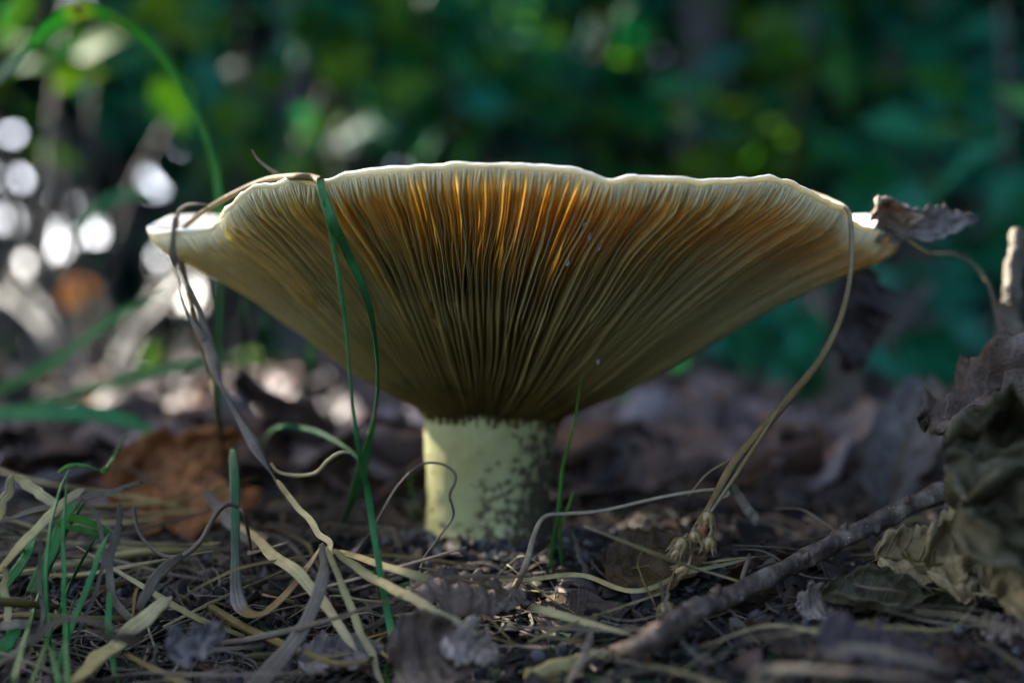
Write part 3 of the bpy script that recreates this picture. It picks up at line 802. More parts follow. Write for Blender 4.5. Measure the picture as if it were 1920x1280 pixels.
NG = 900
CRACK = [(-0.36, 0.50, 0.009), (-0.20, 0.38, 0.006), (0.02, 0.24, 0.007), (0.38, 0.40, 0.004), (-0.62, 0.6, 0.008), (0.75, 0.45, 0.004)]
def gill_geo(j):
    th0 = -math.pi + 2 * math.pi * (j + 0.5) / NG
    rs = random.Random(j * 7 + 1)
    lv = j % 4
    s_in = {0: -0.045 * rs.random() ** 1.5, 2: 0.20 + 0.16 * rs.random(), 1: 0.42 + 0.26 * rs.random(), 3: 0.42 + 0.26 * rs.random()}[lv]
    ns = 30
    ss = s_in + (0.992 - s_in) * np.linspace(0, 1, ns)
    th0 += rs.uniform(-0.0016, 0.0016)
    V = []; S = []; E = []
    hmax = 0.0030 * rs.uniform(0.72, 1.12) * (1.0 if lv in (0, 2) else 0.86)
    join = rs.choice((-1, 1)) * 2 * math.pi / NG * (1 if lv != 2 else 2)
    for i, s in enumerate(ss):
        k = (s - s_in) / (0.992 - s_in)
        th = th0
        if lv: th += join * 0.8 * max(0, 1 - k / 0.22) ** 1.5
        wob = 0.019 * mnoise.noise((th0 * 2.4, s * 2.2, 3.3)) + 0.005 * mnoise.noise((th0 * 9, s * 5, 5.5)) + 0.0016 * mnoise.noise((th0 * 60, s * 10, 8.8))
        if th0 < -0.45: wob *= 1.8
        for (tc, sc, am) in CRACK:
            q = (th0 - tc + 0.08 * (s - sc)) / 0.035
            wob += am * (math.tanh(q) * math.exp(-(q * 0.28) ** 2)) * math.exp(-((s - sc) / 0.16) ** 2)
        s_ = max(s, 0)
        th += wob * math.sin(math.pi * min(1, max(0, s) * 1.02)) ** 0.6
        p = under(th, s); p2 = under(th + 0.004, s); p3 = under(th, max(0.01, s + 0.01)) if s < 0.985 else 2 * p - under(th, s - 0.01)
        t_th = p2 - p; t_s = p3 - p
        nr = np.cross(t_s, t_th); nr /= np.linalg.norm(nr)
        if nr[2] > 0: nr = -nr
        t_th /= np.linalg.norm(t_th)
        env = min(1.0, k / 0.25 + (0.55 if lv == 0 else 0.08)) * min(1.0, (1 - k) / 0.10 + 0.03) ** 0.7
        if lv == 0: env = (0.25 if s < 0 else 0.35 + 0.65 * min(1, s / 0.2)) * min(1.0, (1 - k) / 0.10 + 0.03) ** 0.7
        h = hmax * env * (1 + 0.10 * mnoise.noise((th0 * 40, s * 9, 1.1)))
        tk = 0.00030 * (0.65 + 0.35 * s)
        tk = min(tk, 0.30 * 2 * math.pi * (R0 + 0.072 * max(s, 0)) / (NG / (4 if s < 0.25 else 2 if s < 0.5 else 1)))
        lean = 0.25 * mnoise.noise((th0 * 14, s * 4, 2.0)) * h
        b0 = p - nr * 0.0004
        e0 = p + nr * h + t_th * lean
        V += [b0 - t_th * tk * 1.3, e0 - nr * 0.00012 - t_th * tk * 0.8, e0 - t_th * tk * 0.1, e0 - nr * 0.00012 + t_th * tk * 0.8, b0 + t_th * tk * 1.3]
        S += [s] * 5; E += [0, 0.8, 1.0, 0.8, 0]
    Fc = []
    for i in range(ns - 1):
        for q in range(4):
            a = i * 5 + q
            Fc.append((a, a + 1, a + 6, a + 5))
    Fc.append((0, 4, 3, 2, 1)); m = (ns - 1) * 5; Fc.append((m, m + 1, m + 2, m + 3, m + 4))
    return np.array(V) - OFF, Fc, S, E

def gill_mesh(name, V, Fc, S, E):
    me = mesh_py(name, V, Fc)
    a = me.attributes.new('s', 'FLOAT', 'POINT'); a.data.foreach_set('value', np.array(S, np.float32))
    a = me.attributes.new('edge', 'FLOAT', 'POINT'); a.data.foreach_set('value', np.array(E, np.float32))
    return me

order = sorted(range(NG), key=lambda j: abs(-math.pi + 2 * math.pi * (j + 0.5) / NG))
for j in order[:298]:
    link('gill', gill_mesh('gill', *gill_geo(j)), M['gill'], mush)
restV, restF, restS, restE = [], [], [], []
o_ = 0
for j in order[298:]:
    V, Fc, S, E = gill_geo(j)
    restV.append(V); restF += [tuple(i + o_ for i in f) for f in Fc]; restS += S; restE += E; o_ += len(V)
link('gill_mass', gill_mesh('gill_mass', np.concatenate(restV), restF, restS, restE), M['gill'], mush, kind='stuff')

def build_stem():
    prof = [(-0.012, .0178), (-0.004, .0172), (0.001, .0164), (0.004, .0156), (0.009, .0152), (0.016, .0155), (0.022, .0160), (0.027, .0164), (0.031, .0168), (0.034, .0176), (0.038, .0170)]
    k = 72; secs = []
    zs = np.linspace(-0.012, 0.040, 60)
    for z in zs:
        r0 = np.interp(z, [a for a, b in prof], [b for a, b in prof])
        ang = np.linspace(0, 2 * math.pi, k, endpoint=False)
        rr = np.array([r0 * (1 + 0.07 * mnoise.noise((math.cos(a) * 1.3, math.sin(a) * 1.3, z * 45)) + 0.016 * mnoise.noise((math.cos(a) * 6, math.sin(a) * 6, z * 320))) for a in ang])
        secs.append(np.stack([rr * np.cos(ang), rr * np.sin(ang), np.full(k, z)], 1))
    V, Fc = loft(secs)
    link('stem', mesh_py('stem', V, Fc), M['stem'], mush)
build_stem()

# pale crumbs stuck between the gills
for (x, y, d, a) in [(1093, 425, .261, .4), (1104, 452, .2635, 1.2), (1122, 472, .266, 1.4), (1121, 684, .288, 1.5), (1062, 500, .269, 0.9)]:
    c = P(x, y, d)
    V, Fc, _ = leafsheet(0.0022, 0.0004, roll=1.2, bend=1.5, crumple=0.0001, seed=int(x), nu=8, nv=5, thick=0.00008)
    o = link('gill_flake', mesh_py('gill_flake', V, Fc), M['leaf_pale'], None, 'tiny pale flake caught on the edges of the gills', 'flake', 'flakes caught on the gills')
    o.matrix_world = orient(c, (math.cos(a) * 0.4, 0, math.sin(a)), (0, -1, 0))

# ================================================================== STALKS, BLADES AND LEAVES ROUND THE MUSHROOM
def PP(*pts):
    """(x, y, depth) or (x, y) on the soil, optional lift as ('g', x, y, lift)"""
    out = []
    for p in pts:
        if p[0] == 'g': out.append(G(p[1], p[2], p[3] if len(p) > 3 else 0.0005))
        else:
            d_ = p[2]
            if d_ < .262 and p[1] > 860:
                d_ += (.262 - d_) * (.8 if p[0] < 740 else .45 if p[0] < 1150 else 0.0)
            q = P(p[0], p[1], d_)
            if q.z < gz(q.x, q.y) + .0012: q = G(p[0], p[1], .0012)
            out.append(q)
    return out
def rim_d(px_):
    """depth of the front margin of the cap at a photo column"""
    u = (px_ - 960) / F
    best = min((abs((XC + rim(t)[0] * math.sin(t)) / (D - rim(t)[0] * math.cos(t)) - u), t) for t in np.radians(np.arange(-56, 60, .2)))
    return D - rim(best[1])[0] * math.cos(best[1])
def W(px_, d=0.28):
    return px_ * d / F

# --- grass arching over behind the cap
blade_obj('grass_blade', PP(('g', 404, 960, -0.003), (412, 640, .375), (411, 380, .375), (396, 285, .375), (345, 168, .375), (290, 90, .375), (240, 48, .375), (185, 23, .375), (132, 27, .375), (60, 82, .375), (8, 128, .375), (-25, 165, .375)),
          [(0, .0008), (.4, .0012), (.55, .0018), (.72, .0024), (.84, .0018), (.9, .0025), (.97, .0018), (1, .0003)], 'grass_arch',
          'long green grass blade arching over with a yellow patch and pale bent tip', n=90, twist=[(0, 0), (.5, .6), (.8, .3), (.84, 1.2), (1, .9)], fold=.35)
def dew():
    c = P(146, 17, .3735); V = []; Fc = []
    n, k = 10, 14
    for i in range(n + 1):
        a = math.pi * i / n
        for j in range(k):
            b = 2 * math.pi * j / k
            q = 0.0011 * (1.15 - 0.15 * math.cos(a))
            V.append((q * math.sin(a) * math.cos(b), q * math.sin(a) * math.sin(b), 0.0009 * math.cos(a)))
    for i in range(n):
        for j in range(k):
            Fc.append((i * k + j, (i + 1) * k + j, (i + 1) * k + (j + 1) % k, i * k + (j + 1) % k))
    b = NB('dew'); pr = b.n('BsdfPrincipled'); pr.inputs['Transmission Weight'].default_value = 1; pr.inputs['Roughness'].default_value = 0.02; pr.inputs['IOR'].default_value = 1.33
    b.l(pr.outputs[0], b.out.inputs[0])
    o = link('dew_drop', mesh_py('dew_drop', V, Fc), b.m, None, 'clear dew drop glinting on the crest of the arching grass blade', 'water drop')
    o.location = c
dew()

# --- grass bent over the margin of the cap
e = empty('bent_grass', G(425, 905), 'grass bent over the cap margin, brown stalk with a long green blade hanging down', 'grass plant')
def child(o, par):
    o.parent = par; o.matrix_parent_inverse = Matrix.Translation(par.location).inverted()
child(tube_obj('stalk', PP(('g', 425, 905, -.002), (410, 790, .325), (394, 700, .322), (372, 630, .320), (357, 560, .318), (344, 500, .315), (335, 448, .311), (352, 420, .309), (400, 385, .304), (445, 360, .298), (500, 337, .288), (548, 331, rim_d(548) - .001), (585, 333, rim_d(585) - .0015), (601, 340, rim_d(601) - .002)),
         [(0, W(5, .32)), (.4, W(5)), (.6, W(5)), (.8, W(6)), (.96, W(7)), (1, W(9))], 'straw_brown', parent=e, n=90), e)
child(blade_obj('leaf_blade', PP((599, 338, rim_d(600) - .002), (606, 372, rim_d(600) - .004), (624, 420, rim_d(600) - .005), (652, 480, .2640), (680, 545, .268), (697, 610, .276), (706, 690, .288), (702, 765, .300), (683, 845, .31), (660, 930, .32), (634, 1010, .335)),
          [(0, W(7)), (.1, W(9)), (.3, W(9)), (.5, W(8)), (.62, W(6)), (.72, W(8)), (.82, W(14, .31)), (.92, W(9)), (1, W(4))], 'grass_teal', parent=e, n=80, twist=[(0, .3), (.3, .5), (.55, 1.0), (.7, .9), (.8, .2), (1, .1)], fold=.45), e)
child(tube_obj('side_shoot', PP((473, 281, .290), (485, 300, .290), (507, 318, .289), (524, 330, .288), (532, 346, .287)), [(0, W(1.5)), (.6, W(4)), (.9, W(6)), (1, W(7))], 'straw_grey', parent=e, n=24), e)
child(tube_obj('side_shoot', PP((400, 386, .305), (370, 383, .306), (345, 388, .308), (333, 405, .308), (330, 440, .3085)), [(0, W(2)), (.5, W(4)), (1, W(5))], 'straw_grey', parent=e, n=24), e)

blade_obj('grass_blade', PP((604, 372, rim_d(605) - .005), (622, 450, .2570), (636, 530, .2560), (648, 620, .256), (656, 710, .255), (668, 820, .25), (690, 930, .24), (712, 1070, .228), (735, 1190, .215), (756, 1300, .205)),
          [(0, W(2)), (.1, W(5)), (.25, W(5)), (.38, W(3)), (.5, W(4)), (.62, W(7, .24)), (.8, W(7, .22)), (.9, W(9, .21)), (1, W(10, .2))], 'grass_teal', 'slim green grass blade standing up in front of the gills beside the hanging blade', n=80, twist=[(0, .9), (.5, 1.0), (.7, .3), (1, .2)])
blade_obj('grass_blade', PP((1092, 695, .300), (1076, 790, .300), (1054, 880, .300), (1046, 960, .300), (1038, 1010, .302), ('g', 1028, 1070, -.002)), [(0, W(1)), (.3, W(4)), (.6, W(5)), (1, W(5))], 'grass_bright', 'thin bright green blade upright beside the stem', n=40, twist=[(0, 1), (1, .4)])
blade_obj('grass_blade', PP((1075, 920, .300), (1062, 960, .300), (1050, 1000, .303), ('g', 1055, 1062, -.002)), [(0, W(1)), (.4, W(3)), (1, W(4))], 'grass_bright', 'short green shoot crossing the thin blade beside the stem', n=24)
blade_obj('grass_blade', PP((768, 880, .36), (772, 930, .36), ('g', 780, 985, -.003)), [(0, W(1)), (1, W(4))], 'grass_bright', 'tiny green shoot behind the pale side of the stem', n=20)

# --- withered twisted blade draped from the left lobe of the cap
blade_obj('withered_grass', PP((328, 408, .3075), (326, 450, .305), (324, 490, .304), (331, 520, .304), (352, 590, .302), (392, 655, .300), (415, 720, .298), (440, 770, .296), (478, 830, .292), (505, 880, .29), (535, 925, .288), (590, 985, .284), ('g', 650, 1045, .001)),
          [(0, W(4)), (.1, W(6)), (.17, W(10)), (.22, W(4)), (.35, W(6)), (.44, W(13)), (.5, W(5)), (.6, W(9)), (.68, W(14)), (.76, W(6)), (.85, W(5)), (1, W(6))], 'straw_grey',
          'withered grey twisted grass blade draped from the cap down to the straw', 'dry grass', n=110, twist=[(0, 0), (.12, .2), (.2, 1.5), (.3, 1.9), (.44, 3.0), (.52, 4.4), (.66, 3.6), (.78, 5.0), (1, 6.0)], fold=.35, wave=.0006)
blade_obj('withered_grass', PP((330, 480, .3065), (345, 520, .304), (372, 580, .3025), (396, 650, .3005), (404, 700, .300), (430, 745, .298)), [(0, W(3)), (.4, W(5)), (.75, W(9)), (1, W(2))], 'straw_grey',
          'thin withered strand twined along the grey twisted blade', 'dry grass', n=50, twist=[(0, 1), (.6, .4), (1, 1.5)])
tube_obj('curled_strand', PP((508, 868, .290), (522, 884, .289), (555, 891, .288), (592, 886, .287), (616, 862, .286), (640, 848, .286), (662, 850, .286)), [(0, W(3)), (.5, W(4)), (.8, W(4)), (1, W(2))], 'straw', 'curly tan strand branching off the twisted grey blade', 'dry grass', n=36)
blade_obj('grass_blade', PP(('g', 470, 880, -.002), (505, 812, .36), (570, 803, .34), (635, 830, .325), (700, 882, .315)), [(0, W(3)), (.3, W(5)), (.7, W(5)), (1, W(1))], 'grass_teal', 'thin blue-green blade bowing towards the hanging green blade', n=36)
tube_obj('hair_root', PP(('g', 648, 1055, -.001), (700, 988, .291), (745, 912, .290), (788, 872, .290), (828, 869, .290), (850, 885, .290), (852, 905, .290), (843, 930, .290), (850, 968, .290), (822, 1010, .288), (792, 1052, .283), ('g', 778, 1118, -.0005)), [(0, W(2.2)), (.4, W(2.5)), (.6, W(3)), (1, W(2))], 'thread', 'hair-thin dark rootlet looping in front of the stem', 'rootlet', n=90, k=6, wave=.0004)

# --- folded ribbon
blade_obj('folded_blade', PP((437, 842, .300), (440, 900, .293), (441, 970, .286), (441, 1040, .279), (443, 1105, .271), (452, 1140, .266), (475, 1154, .2625), (505, 1146, .262), (545, 1108, .266), (580, 1062, .271), (606, 1018, .275)),
          [(0, W(6)), (.05, W(11)), (.3, W(8)), (.45, W(14)), (.55, W(13)), (.62, W(12)), (.75, W(18)), (.9, W(15)), (1, W(3))], 'fold', 'green to mauve grass blade folded sharply back up into a brown ribbon', 'dry grass', n=80, twist=[(0, .2), (.3, .5), (.5, .3), (.7, .2), (1, .4)], fold=.2)
tube_obj('wiry_strand', PP((250, 952, .285), (262, 1000, .282), (300, 1038, .278), (340, 1042, .275), (375, 1015, .273), (402, 968, .272), (425, 946, .271), (448, 952, .271), (462, 980, .273), ('g', 478, 1080, 0)), [(0, W(3)), (.4, W(5)), (1, W(3))], 'thread', 'dark wiry grass strand looping past the folded blade', 'dry grass', n=60)
blade_obj('dry_grass', PP((604, 1020, .245), (606, 1080, .228), (575, 1165, .208), (530, 1230, .192), (468, 1300, .178)), [(0, W(5)), (.3, W(14, .22)), (.6, W(17, .2)), (1, W(26, .18))], 'straw_grey', 'broad mauve-grey dry blade slanting away from the straw tangle', 'dry grass', n=40, twist=[(0, .3), (1, .1)], fold=.15)

# --- bent pale stem
tube_obj('bent_stem', PP(('g', 952, 1135, .0006), (985, 1060, .272), (1003, 998, .276), (1022, 968, .278), (1060, 963, .280), (1130, 957, .281), (1240, 932, .281), (1320, 919, .280), (1358, 919, .279), (1366, 928, .278), (1345, 936, .279)), [(0, W(7)), (.2, W(5)), (.35, W(4)), (.7, W(3.5)), (.92, W(4)), (1, W(2))], 'thread_pale', 'pale dry stem bent at a knee and reaching to the seed stalk', 'dry grass', n=80)

# --- drooping stalk with seed capsules
SK = PP((1520, 360, .298), (1556, 374, .294), (1588, 392, .289), (1595, 420, .2855), (1597, 460, .284), (1592, 530, .282), (1575, 600, .281), (1540, 670, .280), (1480, 745, .279), (1420, 815, .278), (1375, 870, .276), (1335, 940, .272), (1300, 992, .270), (1276, 1045, .267), (1256, 1092, .264), (1248, 1128, .262))
e = empty('seed_stalk', SK[-1], 'drooping dry brown stalk with small pale seed capsules hung from the cap margin', 'seed stalk')
child(tube_obj('stalk', SK[::-1], [(0, W(2)), (.2, W(3)), (.3, W(7)), (.45, W(9)), (.6, W(6)), (.8, W(5)), (1, W(3.5))], 'stalk', parent=e, n=110, rough=.15, wave=.0003), e)
child(tube_obj('side_stem', PP((1470, 752, .277), (1415, 838, .276), (1370, 905, .274), (1330, 962, .271)), [(0, W(2)), (.4, W(5)), (1, W(3))], 'stalk', parent=e, n=36), e)
child(tube_obj('side_stem', PP((1430, 800, .279), (1390, 850, .281), (1330, 885, .283), (1290, 930, .284)), [(0, W(4)), (.4, W(3)), (1, W(1.5))], 'stalk', parent=e, n=30), e)
def capsule(x, y, d, size, lean, stemfrom):
    sec = []; n = 14; k = 12
    for i in range(n):
        t = i / (n - 1)
        r = size * 0.36 * (math.sin(math.pi * min(1, t ** 0.8 * 0.97 + 0.015)) ** 0.75)
        ang = np.linspace(0, 2 * math.pi, k, endpoint=False)
        rr = r * (1 + 0.13 * np.cos(3 * ang))
        sec.append(np.stack([rr * np.cos(ang), rr * np.sin(ang), np.full(k, -t * size)], 1))
    V, Fc = loft(sec)
    cp = link('seed_capsule', mesh_py('seed_capsule', V, Fc), M['capsule'], None)
    c = P(x, y, d)
    mtx = Matrix.Translation(c) @ Matrix.Rotation(lean, 4, 'Y')
    cp.matrix_world = mtx
    child(cp, e); cp.matrix_basis = mtx
    for q in range(4):
        a = q * math.pi / 2 + 0.4
        pts = [(0, 0, 0), (size * .42 * math.cos(a), size * .42 * math.sin(a), -size * .35), (size * .50 * math.cos(a), size * .50 * math.sin(a), -size * .75), (size * .68 * math.cos(a), size * .68 * math.sin(a), -size * 1.15)]
        br = blade_obj('bract', pts, [(0, size * .10), (.4, size * .14), (1, size * .01)], 'stalk', parent=cp, n=12, fold=.3, thick=.0001)
    child(tube_obj('pedicel', [P(*stemfrom), (P(*stemfrom) + c) / 2 + Vector((0.0004, 0, 0.0003)), c], [(0, W(2.2)), (1, W(3))], 'stalk', parent=e, n=10), e)
b_ = NB('capsule'); cc_ = b_.coord()
M['capsule'] = b_.finish(b_.ramp(b_.noise(cc_, 700, 4), [(0.3, (0.13, 0.08, 0.02)), (0.6, (0.32, 0.22, 0.08)), (0.8, (0.42, 0.32, 0.15))]), 0.35, None, 0.5)
for a in [(1326, 958, .268, .0032, .05, (1338, 938, .272)), (1299, 995, .267, .0028, -.3, (1303, 985, .27)), (1330, 1006, .266, .0030, .1, (1330, 985, .268)), (1282, 1008, .266, .0034, .5, (1288, 1000, .269)), (1272, 1030, .265, .0022, .7, (1280, 1036, .267)), (1290, 1062, .264, .0028, 1.1, (1296, 1020, .268)), (1248, 1126, .261, .0036, -.05, (1252, 1110, .263))]:
    capsule(*a)

# --- brown woody twig
TW = PP(('g', 1130, 1245, .003), (1200, 1208, .2175), (1280, 1160, .2345), (1340, 1128, .2450), (1480, 1062, .265), (1560, 1018, .274), (1640, 982, .281), (1720, 942, .288), (1790, 912, .294))
e = empty('twig', G(1200, 1225), 'knotty purple-brown woody twig lying raised across the litter', 'twig')
child(tube_obj('bark', TW, [(0, W(1.7, .24)), (.07, W(7.6, .24)), (.14, W(15.1, .25)), (.19, W(20.2, .25)), (.28, W(21.8, .255)), (.36, W(17.6, .26)), (.6, W(17.6, .275)), (.75, W(16.8)), (.9, W(18.5)), (1, W(21.0, .29))], 'twig', parent=e, n=120, k=20, rough=.42, seed=4), e)
tp = spline(TW, 90)
for i, a in ((18, 1.0), (26, -.7), (33, 1.6), (47, .4), (58, 1.9), (66, -.4), (74, 1.2)):
    c = Vector(tp[i]) + Vector((0.0006, -0.0016 * math.cos(a), 0.0021 * math.sin(a)))
    V, Fc = tube(np.array([c - Vector((0, 0, .0012)), c, c + Vector((0.0004, -.0004, .0012))]), np.array([.0003, .0011, .0003]), 8, .4, i)
    child(link('bud_scar', mesh_py('bud_scar', V, Fc), M['twig'], e), e)
child(tube_obj('torn_bark', PP((1215, 1190, .233), (1262, 1162, .237), (1300, 1140, .243)), [(0, W(2)), (.4, W(9)), (1, W(4))], 'twig', parent=e, n=18, k=8, rough=.3), e)
blade_obj('split_wood', PP(('g', 985, 1290, .002), (1060, 1262, .221), (1130, 1242, .226), (1200, 1215, .232)), [(0, W(18, .21)), (.5, W(20, .22)), (1, W(6, .23))], 'straw', 'pale split strip of wood at the broken end of the twig', 'wood strip', n=30, fold=.15, thick=.0009, wave=.0008)

# --- leaves ----------------------------------------------------------------
def leaf_thing(label, mat, base, xdir, up, L_, W_, petiole=0.3, cat='dead leaf', name='dead_leaf', rib=True, group=None, rot=None, **kw):
    e = empty(name, base, label, cat, group)
    V, Fc, mid = leafsheet(L_, W_, **kw)
    mtx = orient(Vector((0, 0, 0)), xdir, up)
    bl = link('leaf_blade', leaf_mesh('leaf_blade', V, Fc, kw.get('nu', 30), kw.get('nv', 18), kw.get('veins', 7)), M[mat], e); bl.matrix_basis = mtx
    if rib:
        path = mid[:int(len(mid) * .9)].copy(); path[:, 2] -= 0.0003
        V, Fc = tube(path, np.linspace(.0007, .00015, len(path)) * (L_ / .05), 6)
        me = mesh_py('midrib', V, Fc); add_uv(me, len(path), 6)
        r_ = link('midrib', me, M['straw_brown'], e); r_.matrix_basis = mtx
    if petiole:
        pts = [(0.002, 0, -.0002), (-L_ * petiole * .5, 0.001, -.001), (-L_ * petiole, 0.003, 0.001)]
        p_ = tube_obj('petiole', pts, [(0, .0007 * L_ / .05), (1, .0009 * L_ / .05)], 'straw_brown', parent=e, n=10); p_.matrix_basis = mtx
    return e

# crumpled leaf perched on the margin of the cap, with its curled pale half
leaf_thing('crumpled grey-brown dead leaf perched on the cap margin', 'leaf_pale', P(1700, 448, .312), (-.55, -.15, .85), (-.5, -.8, .2), .0155, .0062, petiole=.0, crumple=.0013, roll=1.5, bend=1.5, vein_amp=.0005, edge=.5, seed=3, nu=34, nv=20)
leaf_thing('pale fuzzy curled leaf sticking out sideways from the cap margin', 'leaf_grey', P(1695, 432, .318), (1, .05, .12), (0, -.9, .4), .0172, .0050, petiole=.0, crumple=.0012, roll=1.5, bend=.25, vein_amp=.0003, edge=.5, seed=5, nu=34, nv=20)
tube_obj('leaf_stalk', PP((1690, 440, .316), (1718, 462, .315), (1746, 479, .314)), [(0, W(3)), (1, W(5))], 'straw_brown', 'short dark leaf stalk poking out under the fuzzy curled leaf', 'leaf stalk', n=14)
tube_obj('wiry_thread', PP((1672, 480, .325), (1730, 478, .33), (1785, 476, .33), (1820, 492, .33), (1852, 530, .33), (1868, 590, .33), (1880, 640, .33), (1886, 690, .33), (1886, 800, .33), ('g', 1884, 1010, -.001)), [(0, W(2)), (.3, W(4)), (.6, W(5)), (1, W(3))], 'straw_grey', 'thin grey wiry thread arching down beyond the cap margin', 'dry grass', n=60, rough=.3)
leaf_thing('dark ribbed dead leaf hanging from under the cap slope', 'leaf_dark', P(1605, 500, .385), (.0, .1, -1), (.35, -1, .1), .031, .0105, petiole=.1, crumple=.0016, roll=.9, bend=-.35, veins=8, vein_amp=.0012, edge=.35, seed=8)
leaf_thing('grey corrugated dead leaf curled upright behind the twig', 'leaf_grey', G(1668, 950), (.28, .2, 1), (-.6, -1, .3), .047, .0115, petiole=.0, crumple=.0024, roll=1.3, bend=-.9, veins=7, vein_amp=.0016, edge=.3, seed=12)
leaf_thing('lilac-grey dead leaf leaning against the big withered leaf', 'leaf_grey', G(1735, 930), (.15, .1, 1), (.5, -1, .2), .040, .0095, petiole=.0, crumple=.0022, roll=1.6, bend=-1.0, veins=7, vein_amp=.0012, edge=.3, seed=14)
leaf_thing('big withered olive-grey leaf with curled folds standing over the twig end', 'leaf_olive', P(1775, 870, .235), (1, -.25, .1), (-.1, -1, .5), .045, .0150, petiole=.0, rib=False, crumple=.0075, roll=1.9, bend=.6, veins=5, vein_amp=.0022, edge=.45, seed=17, nu=60, nv=40)
leaf_thing('olive dead leaf rolled under the big withered leaf', 'leaf_olive', P(1800, 960, .225), (1, -.1, -.25), (0, -1, .35), .04, .012, petiole=.0, rib=False, crumple=.006, roll=1.5, bend=-.4, veins=5, vein_amp=.0015, edge=.3, seed=19, nu=50, nv=30)
leaf_thing('mossy brown leaf edge arched over a dark hollow beside the broken stalk', 'leaf_umber', P(1735, 800, .285), (1, .1, .35), (-.2, -.6, 1), .045, .011, petiole=.0, rib=False, crumple=.006, roll=2.0, bend=.4, veins=5, vein_amp=.0015, edge=.15, seed=21)
tube_obj('broken_stalk', PP(('g', 1890, 930, -.004), (1894, 740, .335), (1893, 640, .335), (1900, 540, .335), (1908, 428, .335)), [(0, W(26, .33)), (.6, W(22, .33)), (.75, W(17, .33)), (.97, W(14, .33)), (1, W(9, .33))], 'stub', 'pale ragged broken stalk standing upright beside the wiry thread', 'plant stalk', n=70, k=16, rough=.7, seed=2, wave=.0016)
leaf_thing('russet brown curled dead leaf resting in the straw', 'leaf_brown', P(200, 930, .375), (1, .30, .42), (-.25, -1, .45), .040, .0125, petiole=.0, crumple=.0034, roll=1.0, bend=.3, veins=6, vein_amp=.0012, edge=.35, seed=23, nu=40, nv=26)
leaf_thing('dark russet leaf lying under the curled russet leaf', 'leaf_brown', G(260, 1000, .001), (1, .2, .25), (0, -.5, 1), .032, .012, petiole=.1, crumple=.0025, roll=.6, bend=.2, veins=6, vein_amp=.001, edge=.3, seed=25)
leaf_thing('orange-brown leaf tip poking out beneath the raised twig', 'leaf_tan', PP((1645, 1042, .262))[0], (1, .15, -.12), (-.1, -.75, .7), .021, .0068, petiole=.0, crumple=.0015, roll=.8, bend=.2, veins=6, vein_amp=.0007, edge=.3, seed=27)
leaf_thing('tan crumpled leaf with a pale midrib below the big withered leaf', 'leaf_tan', PP((1735, 1060, .256))[0], (1, -.1, .18), (.1, -.9, .6), .021, .0100, petiole=.15, crumple=.0028, roll=1.2, bend=-.6, veins=6, vein_amp=.001, edge=.4, seed=29, nu=36, nv=24)
leaf_thing('brown ribbed leaf half hidden at the foot of the withered leaf', 'leaf_tan', PP((1870, 1120, .240))[0], (.8, -.3, .5), (-.5, -.8, .5), .022, .009, petiole=.0, crumple=.0015, roll=1.0, bend=-.5, veins=7, vein_amp=.0012, edge=.3, seed=31)
leaf_thing('ochre leaf roll stretched over the litter in front of the twig', 'leaf_olive', G(1545, 1150, .003), (1, .05, -.12), (0, -.6, .8), .026, .0075, petiole=.0, crumple=.0014, roll=2.2, bend=-.3, veins=8, vein_amp=.0005, edge=.3, seed=33)
leaf_thing('thin rolled ochre leaf end lying beyond the ochre leaf roll', 'leaf_olive', G(1700, 1185, .003), (1, .1, -.02), (0, -.6, .8), .018, .0050, petiole=.0, crumple=.0010, roll=2.4, bend=.1, veins=8, vein_amp=.0004, edge=.4, seed=35)
leaf_thing('small pinkish curled leaf with a white flake at the head of the ochre roll', 'leaf_pale', G(1500, 1165, .001), (1, .2, .35), (-.3, -.8, .6), .0095, .0052, petiole=.0, crumple=.0010, roll=1.5, bend=-.7, veins=6, vein_amp=.0004, edge=.3, seed=37)
leaf_thing('dark brown dead leaf lying in front of the ochre leaf roll', 'leaf_dark', PP((1530, 1215, .215))[0], (1, -.1, .0), (0, -.4, .9), .019, .0065, petiole=.0, crumple=.0018, roll=.8, bend=-.4, veins=6, vein_amp=.0006, edge=.3, seed=39)
leaf_thing('ridged grey-brown leaf arched over a dark hollow at the stem foot', 'leaf_umber', G(770, 1128, .004), (1, -.05, .10), (.0, -.25, 1), .0235, .0085, petiole=.0, crumple=.0014, roll=-1.2, bend=-.9, veins=7, vein_amp=.0016, edge=.2, seed=41, nu=44, nv=22)
leaf_thing('shell-like ribbed brown leaf coiled in front of the long straw', 'leaf_umber', PP((742, 1262, .212))[0], (.9, -.1, .45), (-.25, -.85, .5), .0145, .0085, petiole=.0, crumple=.0010, roll=1.5, bend=-1.4, veins=6, vein_amp=.0012, edge=.15, seed=43, nu=44, nv=24)
leaf_thing('pale papery leaf scrap beside the shell-like leaf', 'leaf_pale', PP((835, 1190, .214))[0], (.9, -.2, -.4), (.3, -.8, .6), .010, .0045, petiole=.0, crumple=.0014, roll=.7, bend=.3, veins=6, vein_amp=.0004, edge=.5, seed=45)
leaf_thing('flat pinkish-grey leaf lying under the bent stem', 'leaf_umber', G(1000, 1170, .0015), (1, .35, .03), (0, -.25, 1), .019, .0085, petiole=.0, crumple=.0008, roll=.2, bend=.05, veins=6, vein_amp=.0003, edge=.15, seed=47)
leaf_thing('speckled white-edged leaf scrap at the foot of the tan leaves', 'leaf_pale', G(1840, 1205, .002), (1, .2, .05), (0, -.5, 1), .011, .004, petiole=.0, crumple=.0010, roll=.6, bend=.1, veins=6, vein_amp=.0003, edge=.6, seed=49)
leaf_thing('amber leaf lying in shade behind the seed capsules', 'leaf_amber', G(1135, 1090, .002), (1, .1, .15), (0, -.8, .8), .022, .0085, petiole=.0, crumple=.0014, roll=.5, bend=.1, veins=6, vein_amp=.0005, edge=.2, seed=51)
